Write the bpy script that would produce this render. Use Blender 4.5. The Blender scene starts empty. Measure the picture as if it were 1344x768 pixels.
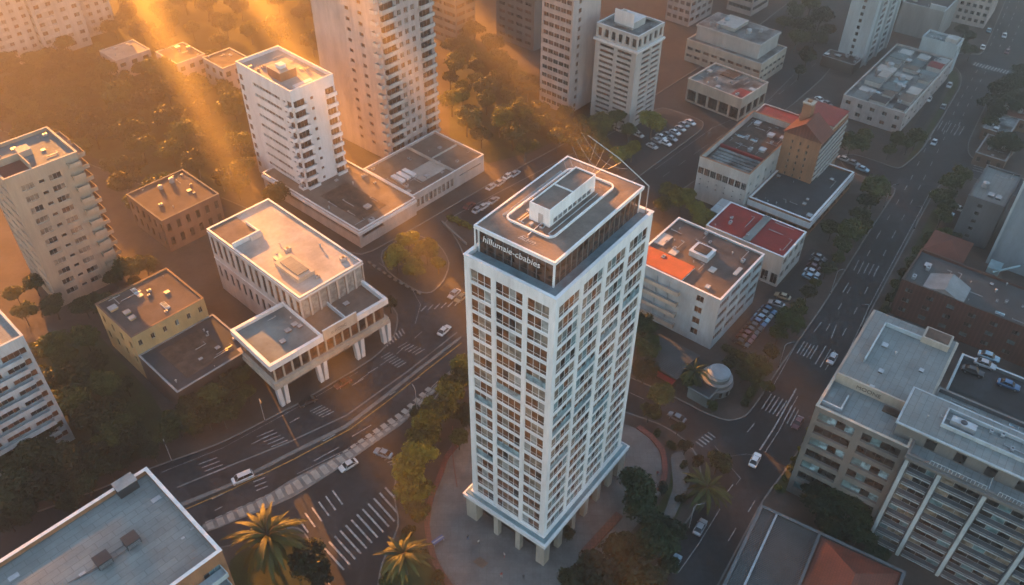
import bpy, math, random
from mathutils import Vector, Matrix
random.seed(7)
scn = bpy.context.scene
COL = scn.collection
R = math.radians
PI = math.pi

# ------------------------------------------------------------------ camera
CAMH, FPX, PITCH, ROLL = 150.0, 1122.0, R(40.8), R(0.5)
fwd = Vector((0, math.cos(PITCH), -math.sin(PITCH)))
up0 = Vector((0, math.sin(PITCH), math.cos(PITCH)))
rt0 = Vector((1, 0, 0))
rt = rt0*math.cos(ROLL) + up0*math.sin(ROLL)
up = up0*math.cos(ROLL) - rt0*math.sin(ROLL)
CAM = Vector((0, 0, CAMH))
cd = bpy.data.cameras.new('camera'); cam = bpy.data.objects.new('camera', cd); COL.objects.link(cam)
cd.sensor_width = 36; cd.lens = 36*FPX/1344; cd.clip_start = 0.5; cd.clip_end = 6000
m3 = Matrix((rt, up, -fwd)).transposed()
cam.matrix_world = Matrix.Translation(CAM) @ m3.to_4x4()
scn.camera = cam

def at(x, y, z=0.0):
    d = rt*(x-672) - up*(y-384) + fwd*FPX
    return CAM + d*((z-CAMH)/d.z)
def dist_px(p):                      # metres covered by one photo pixel at p
    return (p-CAM).dot(fwd)/FPX
def height(rp, gp):
    g = at(*gp); d = rt*(rp[0]-672) - up*(rp[1]-384) + fwd*FPX
    return CAMH + d.z*math.hypot(g.x, g.y)/math.hypot(d.x, d.y)

# ------------------------------------------------------------------ materials
def newmat(name):
    m = bpy.data.materials.new(name); m.use_nodes = True
    nt = m.node_tree; b = nt.nodes['Principled BSDF']
    return m, nt, b
def mul(c, k): return (c[0]*k, c[1]*k, c[2]*k, 1)
def wallmat(name, c, rough=.8, scale=.35, var=.22, streak=True, metal=0.0, bump=.0, rnd=.0):
    m, nt, b = newmat(name); N, L = nt.nodes, nt.links
    tc = N.new('ShaderNodeTexCoord'); mp = N.new('ShaderNodeMapping')
    L.new(tc.outputs['Object'], mp.inputs['Vector'])
    if streak: mp.inputs['Scale'].default_value = (1, 1, .22)
    n1 = N.new('ShaderNodeTexNoise'); n1.inputs['Scale'].default_value = scale; n1.inputs['Detail'].default_value = 8; n1.inputs['Roughness'].default_value = .65
    n2 = N.new('ShaderNodeTexNoise'); n2.inputs['Scale'].default_value = scale*9; n2.inputs['Detail'].default_value = 4
    L.new(mp.outputs[0], n1.inputs['Vector']); L.new(mp.outputs[0], n2.inputs['Vector'])
    r1 = N.new('ShaderNodeValToRGB'); r1.color_ramp.elements[0].position = .33; r1.color_ramp.elements[1].position = .66
    r1.color_ramp.elements[0].color = mul(c, 1-var*1.5); r1.color_ramp.elements[1].color = mul(c, 1+var*.35)
    mx = N.new('ShaderNodeMix'); mx.data_type = 'RGBA'; mx.blend_type = 'MULTIPLY'; mx.inputs[0].default_value = 1
    r2 = N.new('ShaderNodeValToRGB'); r2.color_ramp.elements[0].position = .3; r2.color_ramp.elements[1].position = .6
    g = 1-var*.55; r2.color_ramp.elements[0].color = (g, g, g*.97, 1); r2.color_ramp.elements[1].color = (1, 1, 1, 1)
    L.new(n1.outputs[0], r1.inputs[0]); L.new(n2.outputs[0], r2.inputs[0])
    L.new(r1.outputs[0], mx.inputs[6]); L.new(r2.outputs[0], mx.inputs[7])
    L.new(mx.outputs[2], b.inputs['Base Color'])
    b.inputs['Roughness'].default_value = rough; b.inputs['Metallic'].default_value = metal
    if bump:
        bp = N.new('ShaderNodeBump'); bp.inputs['Strength'].default_value = bump; bp.inputs['Distance'].default_value = .1
        L.new(n2.outputs[0], bp.inputs['Height']); L.new(bp.outputs[0], b.inputs['Normal'])
    return m
def tilemat(name, c, line, sx, sy, var=.2, gap=.05, rough=.85, off=0.0, both=True):
    """surface with a visible joint pattern (paving, roof sheets, brick)"""
    m = wallmat(name, c, rough, .25, var, streak=False); nt = m.node_tree; N, L = nt.nodes, nt.links
    b = N['Principled BSDF']; src = b.inputs['Base Color'].links[0].from_socket
    tc = N.new('ShaderNodeTexCoord')
    br = N.new('ShaderNodeTexBrick'); br.inputs['Scale'].default_value = 1; br.offset = off
    br.inputs['Brick Width'].default_value = sx; br.inputs['Row Height'].default_value = sy; br.inputs['Mortar Size'].default_value = gap
    br.inputs['Color1'].default_value = (1, 1, 1, 1); br.inputs['Color2'].default_value = (.84, .84, .84, 1)
    br.inputs['Mortar'].default_value = (line, line, line, 1); br.inputs['Mortar Smooth'].default_value = .3
    L.new(tc.outputs['Object'], br.inputs['Vector'])
    mx = N.new('ShaderNodeMix'); mx.data_type = 'RGBA'; mx.blend_type = 'MULTIPLY'; mx.inputs[0].default_value = 1
    L.new(src, mx.inputs[6]); L.new(br.outputs['Color'], mx.inputs[7]); L.new(mx.outputs[2], b.inputs['Base Color'])
    return m
def corrugated(name, c, axis='X', scale=1.6, rough=.5, metal=.2):
    m = wallmat(name, c, rough, .3, .25, streak=False, metal=metal); nt = m.node_tree; N, L = nt.nodes, nt.links
    b = N['Principled BSDF']; tc = N.new('ShaderNodeTexCoord'); w = N.new('ShaderNodeTexWave')
    w.bands_direction = axis; w.inputs['Scale'].default_value = scale; w.inputs['Distortion'].default_value = .3
    L.new(tc.outputs['Object'], w.inputs['Vector'])
    bp = N.new('ShaderNodeBump'); bp.inputs['Strength'].default_value = .9; bp.inputs['Distance'].default_value = .15
    L.new(w.outputs['Fac'], bp.inputs['Height']); L.new(bp.outputs[0], b.inputs['Normal'])
    return m
def glass(name, c, rough=.12, var=.5):
    m, nt, b = newmat(name); N, L = nt.nodes, nt.links
    tc = N.new('ShaderNodeTexCoord'); oi = N.new('ShaderNodeObjectInfo')
    ad = N.new('ShaderNodeVectorMath'); ad.operation = 'ADD'; L.new(tc.outputs['Object'], ad.inputs[0]); L.new(oi.outputs['Location'], ad.inputs[1])
    n = N.new('ShaderNodeTexNoise'); n.inputs['Scale'].default_value = .9; n.inputs['Detail'].default_value = 2
    L.new(ad.outputs[0], n.inputs['Vector'])
    r = N.new('ShaderNodeValToRGB'); r.color_ramp.elements[0].position = .38; r.color_ramp.elements[1].position = .64
    r.color_ramp.elements[0].color = mul(c, 1-var); r.color_ramp.elements[1].color = mul(c, 1+var)
    L.new(n.outputs[0], r.inputs[0]); L.new(r.outputs[0], b.inputs['Base Color'])
    b.inputs['Roughness'].default_value = rough; b.inputs['IOR'].default_value = 1.5
    return m
def leafmat(name, c1, c2):
    m, nt, b = newmat(name); N, L = nt.nodes, nt.links
    oi = N.new('ShaderNodeObjectInfo'); tc = N.new('ShaderNodeTexCoord')
    n = N.new('ShaderNodeTexNoise'); n.inputs['Scale'].default_value = 2.2; n.inputs['Detail'].default_value = 3
    L.new(tc.outputs['Object'], n.inputs['Vector'])
    ma = N.new('ShaderNodeMath'); ma.operation = 'MULTIPLY_ADD'; ma.inputs[1].default_value = .45; L.new(oi.outputs['Random'], ma.inputs[0]); 
    ma2 = N.new('ShaderNodeMath'); ma2.operation = 'SUBTRACT'; ma2.inputs[1].default_value = .22
    L.new(n.outputs[0], ma2.inputs[0]); L.new(ma2.outputs[0], ma.inputs[2])
    r = N.new('ShaderNodeValToRGB'); r.color_ramp.elements[0].position = .25; r.color_ramp.elements[1].position = .75
    r.color_ramp.elements[0].color = (*c1, 1); r.color_ramp.elements[1].color = (*c2, 1)
    L.new(ma.outputs[0], r.inputs[0]); L.new(r.outputs[0], b.inputs['Base Color'])
    b.inputs['Roughness'].default_value = .6
    tr = N.new('ShaderNodeBsdfTranslucent'); L.new(r.outputs[0], tr.inputs[0])
    mx = N.new('ShaderNodeMixShader'); mx.inputs[0].default_value = .35
    L.new(b.outputs[0], mx.inputs[1]); L.new(tr.outputs[0], mx.inputs[2])
    L.new(mx.outputs[0], N['Material Output'].inputs['Surface'])
    return m
M = {}
M['white'] = wallmat('white_paint', (.79, .785, .77), .55, .25, .15)
M['white2'] = wallmat('off_white_render', (.52, .50, .46), .75, .3, .2)
M['coolwhite'] = wallmat('cool_white_render', (.46, .52, .53), .75, .3, .2)
M['cream'] = wallmat('cream_stone', (.52, .45, .36), .8, .3, .2)
M['beige'] = wallmat('beige_render', (.42, .34, .25), .8, .3, .2)
M['pinkish'] = wallmat('pale_pink_render', (.52, .44, .40), .8, .3, .2)
M['yellow'] = wallmat('yellow_render', (.50, .37, .17), .8, .3, .18)
M['brown'] = wallmat('brown_render', (.20, .12, .08), .8, .3, .25)
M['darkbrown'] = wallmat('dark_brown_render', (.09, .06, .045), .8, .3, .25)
M['grey'] = wallmat('grey_concrete', (.32, .32, .31), .85, .3, .25)
M['bluegrey'] = wallmat('blue_grey_render', (.27, .32, .35), .8, .3, .18)
M['darkgrey'] = wallmat('dark_grey_concrete', (.14, .15, .155), .85, .3, .25)
M['taupe'] = wallmat('taupe_concrete', (.19, .178, .16), .85, .3, .2)
M['orange'] = wallmat('orange_brick', (.40, .19, .09), .85, .5, .25)
M['brick'] = tilemat('red_brick', (.17, .07, .05), .6, 1.2, .5, .25, .08, off=.5)
M['lobby'] = wallmat('dark_lobby_front', (.035, .028, .024), .6, .5, .2)
M['unit'] = wallmat('dark_unit_casing', (.035, .036, .04), .7, 1, .2)
M['stone'] = wallmat('stone_column', (.42, .38, .32), .8, .6, .2)
M['teal'] = wallmat('teal_metal', (.22, .33, .36), .4, .4, .25, metal=.2)
M['metal'] = wallmat('painted_metal', (.45, .47, .48), .45, .6, .2, metal=.3)
M['darkmetal'] = wallmat('dark_metal', (.06, .06, .065), .5, .6, .2, metal=.3)
M['roofgrey'] = tilemat('grey_roof_membrane', (.235, .26, .25), .62, 3.1, 1.3, .16, .07, off=.5)
M['rooflight'] = wallmat('pale_roof_coating', (.48, .45, .40), .85, .12, .25, streak=False, bump=.2)
M['roofcool'] = wallmat('grey_green_roof_coating', (.20, .24, .235), .85, .12, .3, streak=False, bump=.2)
M['rooftan'] = wallmat('tan_gravel_roof', (.19, .15, .12), .95, .3, .3, streak=False, bump=.5)
M['roofbrown'] = wallmat('brown_felt_roof', (.125, .095, .08), .95, .25, .35, streak=False, bump=.5)
M['roofdark'] = wallmat('dark_felt_roof', (.05, .055, .06), .9, .25, .35, streak=False, bump=.3)
M['roofpatch'] = wallmat('patched_roof', (.25, .26, .25), .9, .22, .8, streak=False, bump=.4)
M['redroof'] = corrugated('red_metal_roof', (.32, .018, .02), 'Y', 1.3, .5, .0)
M['redtile'] = tilemat('terracotta_tile_roof', (.24, .075, .045), .6, .6, .5, .25, .06, off=.5)
M['slateroof'] = corrugated('weathered_metal_roof', (.085, .09, .09), 'X', .8, .6, .2)
M['dirtroof'] = wallmat('rusty_debris_roof', (.13, .085, .06), .95, .5, .6, streak=False, bump=.6)
M['g_brown'] = glass('brown_window_glass', (.13, .055, .025), .15)
M['g_crown'] = glass('dark_brown_crown_glass', (.075, .042, .028), .08, .7)
M['g_taupe'] = glass('curtained_window_glass', (.20, .165, .125), .25, .45)
M['g_dark'] = glass('dark_window_glass', (.03, .027, .025), .12)
M['g_teal'] = glass('teal_window_glass', (.13, .21, .22), .18, .35)
M['g_pale'] = glass('pale_window_glass', (.28, .29, .27), .2, .3)
M['g_sky'] = glass('pale_blue_curtained_glass', (.22, .33, .36), .25, .6)
M['paving'] = tilemat('pale_slab_paving', (.19, .185, .175), .75, 1.5, 1.5, .25, .05)
M['pavebrown'] = wallmat('brown_block_paving', (.095, .07, .056), .95, .12, .4, streak=False, bump=.3)
M['redpave'] = tilemat('red_kerb_paving', (.24, .09, .07), .6, .8, .8, .3, .08)
M['kerb'] = wallmat('concrete_kerb', (.22, .21, .19), .85, .6, .25, streak=False)
M['earth'] = wallmat('bare_earth', (.10, .075, .055), 1, .05, .4, streak=False, bump=.4)
M['grass'] = wallmat('short_grass', (.055, .065, .018), 1, .25, .4, streak=False, bump=.4)
M['paint'] = wallmat('worn_road_paint', (.48, .46, .43), .7, .9, .45, streak=False)
M['ypaint'] = wallmat('worn_yellow_paint', (.60, .33, .05), .7, .9, .35, streak=False)
M['tyre'] = wallmat('tyre_rubber', (.02, .02, .02), .8, 1, .2)
M['rim'] = wallmat('wheel_rim_metal', (.4, .4, .4), .35, 1, .1, metal=.7)
M['lamp_r'] = wallmat('red_tail_lamp', (.4, .02, .02), .3, 1, .1)
M['lamp_w'] = wallmat('clear_head_lamp', (.7, .7, .66), .2, 1, .1)
M['bark'] = wallmat('bark', (.10, .07, .05), .95, 1.5, .3)
M['skin'] = wallmat('skin', (.35, .2, .14), .6, 1, .1)
M['leaf_sunlit'] = leafmat('sunlit_green_leaves', (.026, .036, .005), (.23, .22, .02))  # brighter leaf colour carries the sunlight on the lit trees
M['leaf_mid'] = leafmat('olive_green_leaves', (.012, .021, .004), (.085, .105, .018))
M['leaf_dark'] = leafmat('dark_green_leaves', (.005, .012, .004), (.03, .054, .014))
M['palm'] = leafmat('palm_leaves', (.025, .035, .006), (.12, .13, .025))
def asphalt():
    m = wallmat('asphalt', (.037, .036, .037), .85, .06, .35, streak=False, bump=.15); nt = m.node_tree; N, L = nt.nodes, nt.links
    b = N['Principled BSDF']; src = b.inputs['Base Color'].links[0].from_socket; tc = N.new('ShaderNodeTexCoord')
    nz = N.new('ShaderNodeTexNoise'); nz.inputs['Scale'].default_value = .4; L.new(tc.outputs['Object'], nz.inputs['Vector'])
    ad = N.new('ShaderNodeMix'); ad.data_type = 'VECTOR'; ad.inputs[0].default_value = .12; L.new(tc.outputs['Object'], ad.inputs[4]); L.new(nz.outputs[1], ad.inputs[5])
    prev = src
    def mulramp(sock, p0, p1, c0, c1, prev):
        r = N.new('ShaderNodeValToRGB'); r.color_ramp.elements[0].position = p0; r.color_ramp.elements[1].position = p1; r.color_ramp.elements[0].color = (c0, c0, c0, 1); r.color_ramp.elements[1].color = (c1, c1, c1, 1)
        L.new(sock, r.inputs[0]); mx = N.new('ShaderNodeMix'); mx.data_type = 'RGBA'; mx.blend_type = 'MULTIPLY'; mx.inputs[0].default_value = 1; L.new(prev, mx.inputs[6]); L.new(r.outputs[0], mx.inputs[7]); return mx.outputs[2]
    v = N.new('ShaderNodeTexVoronoi'); v.feature = 'DISTANCE_TO_EDGE'; v.inputs['Scale'].default_value = .16; L.new(ad.outputs[1], v.inputs['Vector']); prev = mulramp(v.outputs['Distance'], .0, .012, .45, 1, prev)
    v2 = N.new('ShaderNodeTexVoronoi'); v2.inputs['Scale'].default_value = .11; v2.distance = 'CHEBYCHEV'; L.new(tc.outputs['Object'], v2.inputs['Vector']); sp = N.new('ShaderNodeSeparateColor'); L.new(v2.outputs['Color'], sp.inputs[0]); prev = mulramp(sp.outputs[0], .1, .9, .72, 1.3, prev)
    n3 = N.new('ShaderNodeTexNoise'); n3.inputs['Scale'].default_value = .9; n3.inputs['Detail'].default_value = 6; L.new(tc.outputs['Object'], n3.inputs['Vector']); prev = mulramp(n3.outputs[0], .35, .6, .7, 1.1, prev)
    L.new(prev, b.inputs['Base Color']); return m
M['asphalt'] = asphalt()
def carpaint(name, c):
    m, nt, b = newmat(name); N, L = nt.nodes, nt.links
    oi = N.new('ShaderNodeObjectInfo'); hs = N.new('ShaderNodeHueSaturation'); hs.inputs['Color'].default_value = (*c, 1)
    mr = N.new('ShaderNodeMapRange'); mr.inputs['To Min'].default_value = .75; mr.inputs['To Max'].default_value = 1.15
    L.new(oi.outputs['Random'], mr.inputs[0]); L.new(mr.outputs[0], hs.inputs['Value']); L.new(hs.outputs[0], b.inputs['Base Color'])
    b.inputs['Roughness'].default_value = .28; b.inputs['Metallic'].default_value = .25
    b.inputs['Coat Weight'].default_value = .6
    return m
PAINT = {k: carpaint(k+'_car_paint', c) for k, c in dict(white=(.72, .72, .70), silver=(.42, .43, .44), black=(.025, .024, .024), blue=(.05, .13, .24),
         lightblue=(.25, .38, .46), maroon=(.14, .03, .03), beige=(.45, .34, .2), grey=(.16, .165, .17)).items()}

# ------------------------------------------------------------------ mesh builder
class MB:
    def __init__(s): s.v, s.f, s.m, s.mats = [], [], [], []
    def mi(s, mat):
        if isinstance(mat, str): mat = M[mat]
        if mat not in s.mats: s.mats.append(mat)
        return s.mats.index(mat)
    def add(s, vs, fs, mat):
        o = len(s.v); k = s.mi(mat); s.v += [tuple(p) for p in vs]
        for f in fs: s.f.append(tuple(o+i for i in f)); s.m.append(k)
    def box(s, x0, y0, z0, x1, y1, z1, mat, T=None):
        if x0 > x1: x0, x1 = x1, x0
        if y0 > y1: y0, y1 = y1, y0
        vs = [Vector(p) for p in ((x0,y0,z0),(x1,y0,z0),(x1,y1,z0),(x0,y1,z0),(x0,y0,z1),(x1,y0,z1),(x1,y1,z1),(x0,y1,z1))]
        if T is not None: vs = [T @ p for p in vs]
        s.add(vs, [(0,3,2,1),(4,5,6,7),(0,1,5,4),(1,2,6,5),(2,3,7,6),(3,0,4,7)], mat); return s
    def prism(s, poly, z0, z1, mat, side=None):
        n = len(poly)
        a = sum(poly[i][0]*poly[(i+1)%n][1]-poly[(i+1)%n][0]*poly[i][1] for i in range(n))
        if a < 0: poly = poly[::-1]
        s.add([(p[0], p[1], z1) for p in poly], [tuple(range(n))], mat)
        vs = [(p[0], p[1], z0) for p in poly]+[(p[0], p[1], z1) for p in poly]
        s.add(vs, [(i, (i+1)%n, n+(i+1)%n, n+i) for i in range(n)], side or mat); return s
    def cyl(s, c, r0, r1, z0, z1, mat, n=12, cap=True):
        vs = [(c[0]+r0*math.cos(2*PI*i/n), c[1]+r0*math.sin(2*PI*i/n), z0) for i in range(n)] + \
             [(c[0]+r1*math.cos(2*PI*i/n), c[1]+r1*math.sin(2*PI*i/n), z1) for i in range(n)]
        fs = [(i, (i+1)%n, n+(i+1)%n, n+i) for i in range(n)]
        if cap: fs += [tuple(range(n, 2*n)), tuple(range(n-1, -1, -1))]
        s.add(vs, fs, mat); return s
    def tube(s, pts, rad, mat, n=6):
        pts = [Vector(p) for p in pts]; vs = []; k = len(pts)
        if not isinstance(rad, (list, tuple)): rad = [rad]*k
        for i, p in enumerate(pts):
            t = (pts[min(i+1, k-1)]-pts[max(i-1, 0)]).normalized()
            a = t.orthogonal().normalized() if i == 0 else (a - t*a.dot(t)).normalized()
            b = t.cross(a)
            vs += [p+(a*math.cos(2*PI*j/n)+b*math.sin(2*PI*j/n))*rad[i] for j in range(n)]
        fs = [(i*n+j, i*n+(j+1)%n, (i+1)*n+(j+1)%n, (i+1)*n+j) for i in range(k-1) for j in range(n)]
        fs += [tuple(range(n-1, -1, -1)), tuple(range((k-1)*n, k*n))]
        s.add(vs, fs, mat); return s
    def mesh(s, name):
        me = bpy.data.meshes.new(name); me.from_pydata(s.v, [], s.f)
        for m in s.mats: me.materials.append(m)
        me.polygons.foreach_set('material_index', s.m); me.update(); return me
    def build(s, name, parent=None, **kw):
        return link(name, s.mesh(name), parent, **kw)
    def join(s, o, T):
        off = len(s.v); s.v += [tuple(T @ Vector(p)) for p in o.v]
        ks = [s.mi(m) for m in o.mats]
        s.f += [tuple(i+off for i in f) for f in o.f]; s.m += [ks[k] for k in o.m]
def link(name, data, parent=None, **kw):
    o = bpy.data.objects.new(name, data); COL.objects.link(o)
    if parent is not None: o.parent = parent
    for k, v in kw.items():
        if v is not None: o[k] = v
    return o
def thing(name, label, cat, loc=(0,0,0), rz=0, group=None):
    o = link(name, None, label=label, category=cat, group=group); o.location = loc; o.rotation_euler = (0, 0, rz)
    o.empty_display_size = .5; return o
def dup(o, parent=None):
    c = o.copy(); COL.objects.link(c)
    if parent is not None: c.parent = parent
    for ch in list(o.children): dup(ch, c)
    return c
ORD = ['first','second','third','fourth','fifth','sixth','seventh','eighth','ninth','tenth','eleventh','twelfth','thirteenth','fourteenth','fifteenth','sixteenth','seventeenth','eighteenth','nineteenth','twentieth']
def ordn(i):
    if i < 20: return ORD[i]
    t = {2: 'twenty', 3: 'thirty', 4: 'forty', 5: 'fifty', 6: 'sixty'}[(i+1)//10]
    return t+'-'+ORD[(i+1)%10-1] if (i+1)%10 else {2:'twentieth',3:'thirtieth',4:'fortieth',5:'fiftieth',6:'sixtieth'}[(i+1)//10]

# ------------------------------------------------------------------ windows and balconies
WC = {}
def window_mb(du, dz, nx, panes, fm, fr=.07, rail=False, nz=1, rnd=None):
    fb = MB(); pb = MB(); h = du/2
    fb.box(-h, -.04, 0, h, .06, fr, fm); fb.box(-h, -.04, dz-fr, h, .06, dz, fm)
    fb.box(-h, -.04, fr, -h+fr, .06, dz-fr, fm); fb.box(h-fr, -.04, fr, h, .06, dz-fr, fm)
    cw = (du-2*fr)/nx
    for i in range(1, nx):
        x = -h+fr+cw*i; fb.box(x-fr*.5, -.03, fr, x+fr*.5, .055, dz-fr, fm)
    for j in range(1, nz):
        z = dz*j/nz
        for i in range(nx):
            x = -h+fr+cw*i; fb.box(x+fr*.5, -.025, z-.03, x+cw-fr*.5, .05, z+.03, fm)
    if rail: fb.box(-h+fr, -.07, dz*.3, h-fr, -.042, dz*.3+.07, fm)
    rr = rnd or random
    for i in range(nx):
        x = -h+fr+cw*i; g = rr.choice(panes) if isinstance(panes, (list, tuple)) else panes
        pb.box(x, .0, fr, x+cw, .03, dz-fr, g)
    return fb, pb
def window_var(du, dz, nx, panes, fm, rail, nz, nvar, fr=.07):
    key = (round(du, 2), round(dz, 2), nx, tuple(panes), fm, rail, nz)
    if key not in WC:
        L = []
        for k in range(nvar):
            fb, pb = window_mb(du, dz, nx, panes, fm, fr, rail, nz, random.Random(k*77+nx))
            cb = MB(); cb.join(fb, Matrix()); cb.join(pb, Matrix())
            L.append(dict(f=fb.mesh('window'), p=pb.mesh('pane'), c=cb.mesh('window'), cb=cb))
        WC[key] = L
    return random.choice(WC[key])
FACE_ROT = {'R': 0, 'L': -PI/2, 'E': PI/2, 'N': PI}
class Bld:
    """local frame: origin = front corner on the ground, +x along the right-hand face, +y along the left-hand face"""
    def __init__(s, name, label, cat, F, L, Rr, g=None, h=None, ground=False, ph=.9, wall='white2', trim=None, group=None, az=None, depth=None, width=None, org=None):
        H = height(F, g) if h is None else h
        if org is None: f, l, r = s.corners(F, L, Rr, H, ground)
        else: f, l, r = Vector(org), None, None
        z = 0 if ground else H
        aL = math.atan2(l.y-f.y, l.x-f.x)-PI/2 if l else None
        aR = math.atan2(r.y-f.y, r.x-f.x) if r else None
        if az is None:
            az = aR if aL is None else aL if aR is None else math.atan2(math.sin(aL)+math.sin(aR), math.cos(aL)+math.cos(aR))
        s.w = width or (r-f).length; s.d = depth or (l-f).length
        s.az = az; s.H = H; s.h = H-ph; s.ph = ph; s.wall = wall; s.trim = trim or wall
        s.root = thing(name, label, cat, (f.x, f.y, 0), az, group)
        s.T = Matrix.Translation((f.x, f.y, 0)) @ Matrix.Rotation(az, 4, 'Z')
        s.grids, s.wins, s.wb = {}, [], MB()
        s.parts = {}
        FOOT.append(s)
    def corners(s, F, L, Rr, H, ground):
        z = 0 if ground else H
        return at(*F, z), at(*L, z) if L else None, at(*Rr, z) if Rr else None
    def loc(s, px, py, z):
        q = s.T.inverted() @ at(px, py, z); return q.x, q.y
    def world(s, x, y, z=0): return s.T @ Vector((x, y, z))
    def inside(s, p, m=2.0):
        q = s.T.inverted() @ Vector((p[0], p[1], 0)); return -m < q.x < s.w+m and -m < q.y < s.d+m
    def grid(s, face, n, z0, z1, rows, ww=.7, hh=.55, u0=0.0, u1=None, nx=2, panes=('g_dark',), fm='white', t=.3, rail=False, nz=1, nvar=3, cols=None, sill=None, fr=.07):
        """n window columns between u0 and u1, rows storeys between z0 and z1; ww / hh = share of the bay that is opening"""
        Lf = s.w if face in 'RN' else s.d
        if u1 is None: u1 = Lf
        if cols is None:
            b = (u1-u0)/n; cols = [(u0+b*(i+.5-ww/2), u0+b*(i+.5+ww/2)) for i in range(n)]
            nxs = [nx]*n
        else: nxs = nx if isinstance(nx, list) else [nx]*len(cols)
        fh = (z1-z0)/rows; si = (1-hh)*.55 if sill is None else sill
        rws = [(z0+fh*(j+si), z0+fh*(j+si+hh)) for j in range(rows)]
        g = s.grids.setdefault(face, dict(t=t, sets=[])); g['sets'].append((cols, rws))
        for (a, b), k in zip(cols, nxs):
            for (c, e) in rws:
                v = window_var(b-a, e-c, k, panes, fm, rail, nz, nvar, fr)
                s.wins.append(s.place(face, (a+b)/2, c, t*.75) + (v,))
    def place(s, face, u, z, inn):
        if face == 'R': p = (u, inn, z)
        elif face == 'L': p = (inn, u, z)
        elif face == 'E': p = (s.w-inn, u, z)
        else: p = (u, s.d-inn, z)
        return (p, FACE_ROT[face])
    def shell(s, z0=0.0):
        g = s.grids; t = {k: (g[k]['t'] if k in g else 0) for k in 'RLEN'}; mb = s.wb; W = s.wall
        mb.box(t['L'], t['R'], z0, s.w-t['E'], s.d-t['N'], s.h, W)
        for face in g:
            T = t[face]; Lf = s.w if face in 'RN' else s.d
            a0, a1 = (0, Lf) if face in 'RN' else (t['R'], Lf-t['N'])
            def bx(ua, ub, za, zb):
                ua, ub = max(ua, a0), min(ub, a1)
                if ub-ua < .01 or zb-za < .01: return
                if face == 'R': mb.box(ua, 0, za, ub, T, zb, W)
                elif face == 'N': mb.box(ua, s.d-T, za, ub, s.d, zb, W)
                elif face == 'L': mb.box(0, ua, za, T, ub, zb, W)
                else: mb.box(s.w-T, ua, za, s.w, ub, zb, W)
            cols = sorted([(c[0], c[1], rws) for cs, rws in g[face]['sets'] for c in cs], key=lambda q: q[0])
            xs = sorted(set([a0, a1]+[q for c in cols for q in c[:2]]))
            for ua, ub in zip(xs, xs[1:]):
                mid = (ua+ub)/2
                ops = sorted([r for c in cols if c[0] <= mid <= c[1] for r in c[2]])
                z = z0
                for (c, e) in ops:
                    bx(ua, ub, z, c); z = max(z, e)
                bx(ua, ub, z, s.h)
        return s
    def part(s, name, mb, **kw): return mb.build(name, s.root, **kw)
    def roof(s, mat, pt=.35, cop=None, label=None):
        mb = MB(); mb.box(pt+.01, pt+.01, s.h, s.w-pt-.01, s.d-pt-.01, s.h+.05, mat); s.part('roof', mb, label=label)
        if s.ph > 0:
            p = MB(); a, h, H = pt, s.h, s.H-.1; W = s.wall
            p.box(0, 0, h, s.w, a, H, W); p.box(0, s.d-a, h, s.w, s.d, H, W); p.box(0, a, h, a, s.d-a, H, W); p.box(s.w-a, a, h, s.w, s.d-a, H, W)
            c = cop or s.trim; e = .07
            p.box(-e, -e, H, s.w+e, a+e, H+.1, c); p.box(-e, s.d-a-e, H, s.w+e, s.d+e, H+.1, c)
            p.box(-e, a+e, H, a+e, s.d-a-e, H+.1, c); p.box(s.w-a-e, a+e, H, s.w+e, s.d-a-e, H+.1, c)
            s.part('parapet', p)
        return s
    def balconies(s, face, spans, zs, dep=1.2, mat=None, rail='solid', soff=0.0):
        mat = mat or s.wall
        for (a, b) in spans:
            mb = MB(); L = b-a; h = L/2
            mb.box(-h, -dep, -.18, h, 0, 0, mat)
            if rail == 'solid':
                mb.box(-h, -dep, 0, h, -dep+.12, .95, mat); mb.box(-h, -dep+.12, 0, -h+.12, 0, .95, mat); mb.box(h-.12, -dep+.12, 0, h, 0, .95, mat)
            else:
                mb.box(-h, -dep, .9, h, -dep+.06, .97, 'metal')
                k = max(2, int(L/.5))
                for i in range(k+1):
                    x = -h+.03+(L-.06)*i/k; mb.box(x-.025, -dep+.01, 0, x+.025, -dep+.05, .9, 'metal')
                mb.box(-h, -dep+.06, .9, -h+.06, 0, .97, 'metal'); mb.box(h-.06, -dep+.06, .9, h, 0, .97, 'metal')
            me = mb.mesh('balcony')
            for z in zs:
                p, r = s.place(face, (a+b)/2, z, -.003); o = link('balcony', me, s.root); o.location = p; o.rotation_euler = (0, 0, r)
    def box_part(s, name, x0, y0, z0, x1, y1, z1, mat, cap=None, label=None):
        mb = MB(); mb.box(x0, y0, z0, x1, y1, z1, mat)
        if cap: mb.box(x0-.1, y0-.1, z1, x1+.1, y1+.1, z1+.12, cap)
        return s.part(name, mb, label=label)
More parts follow.
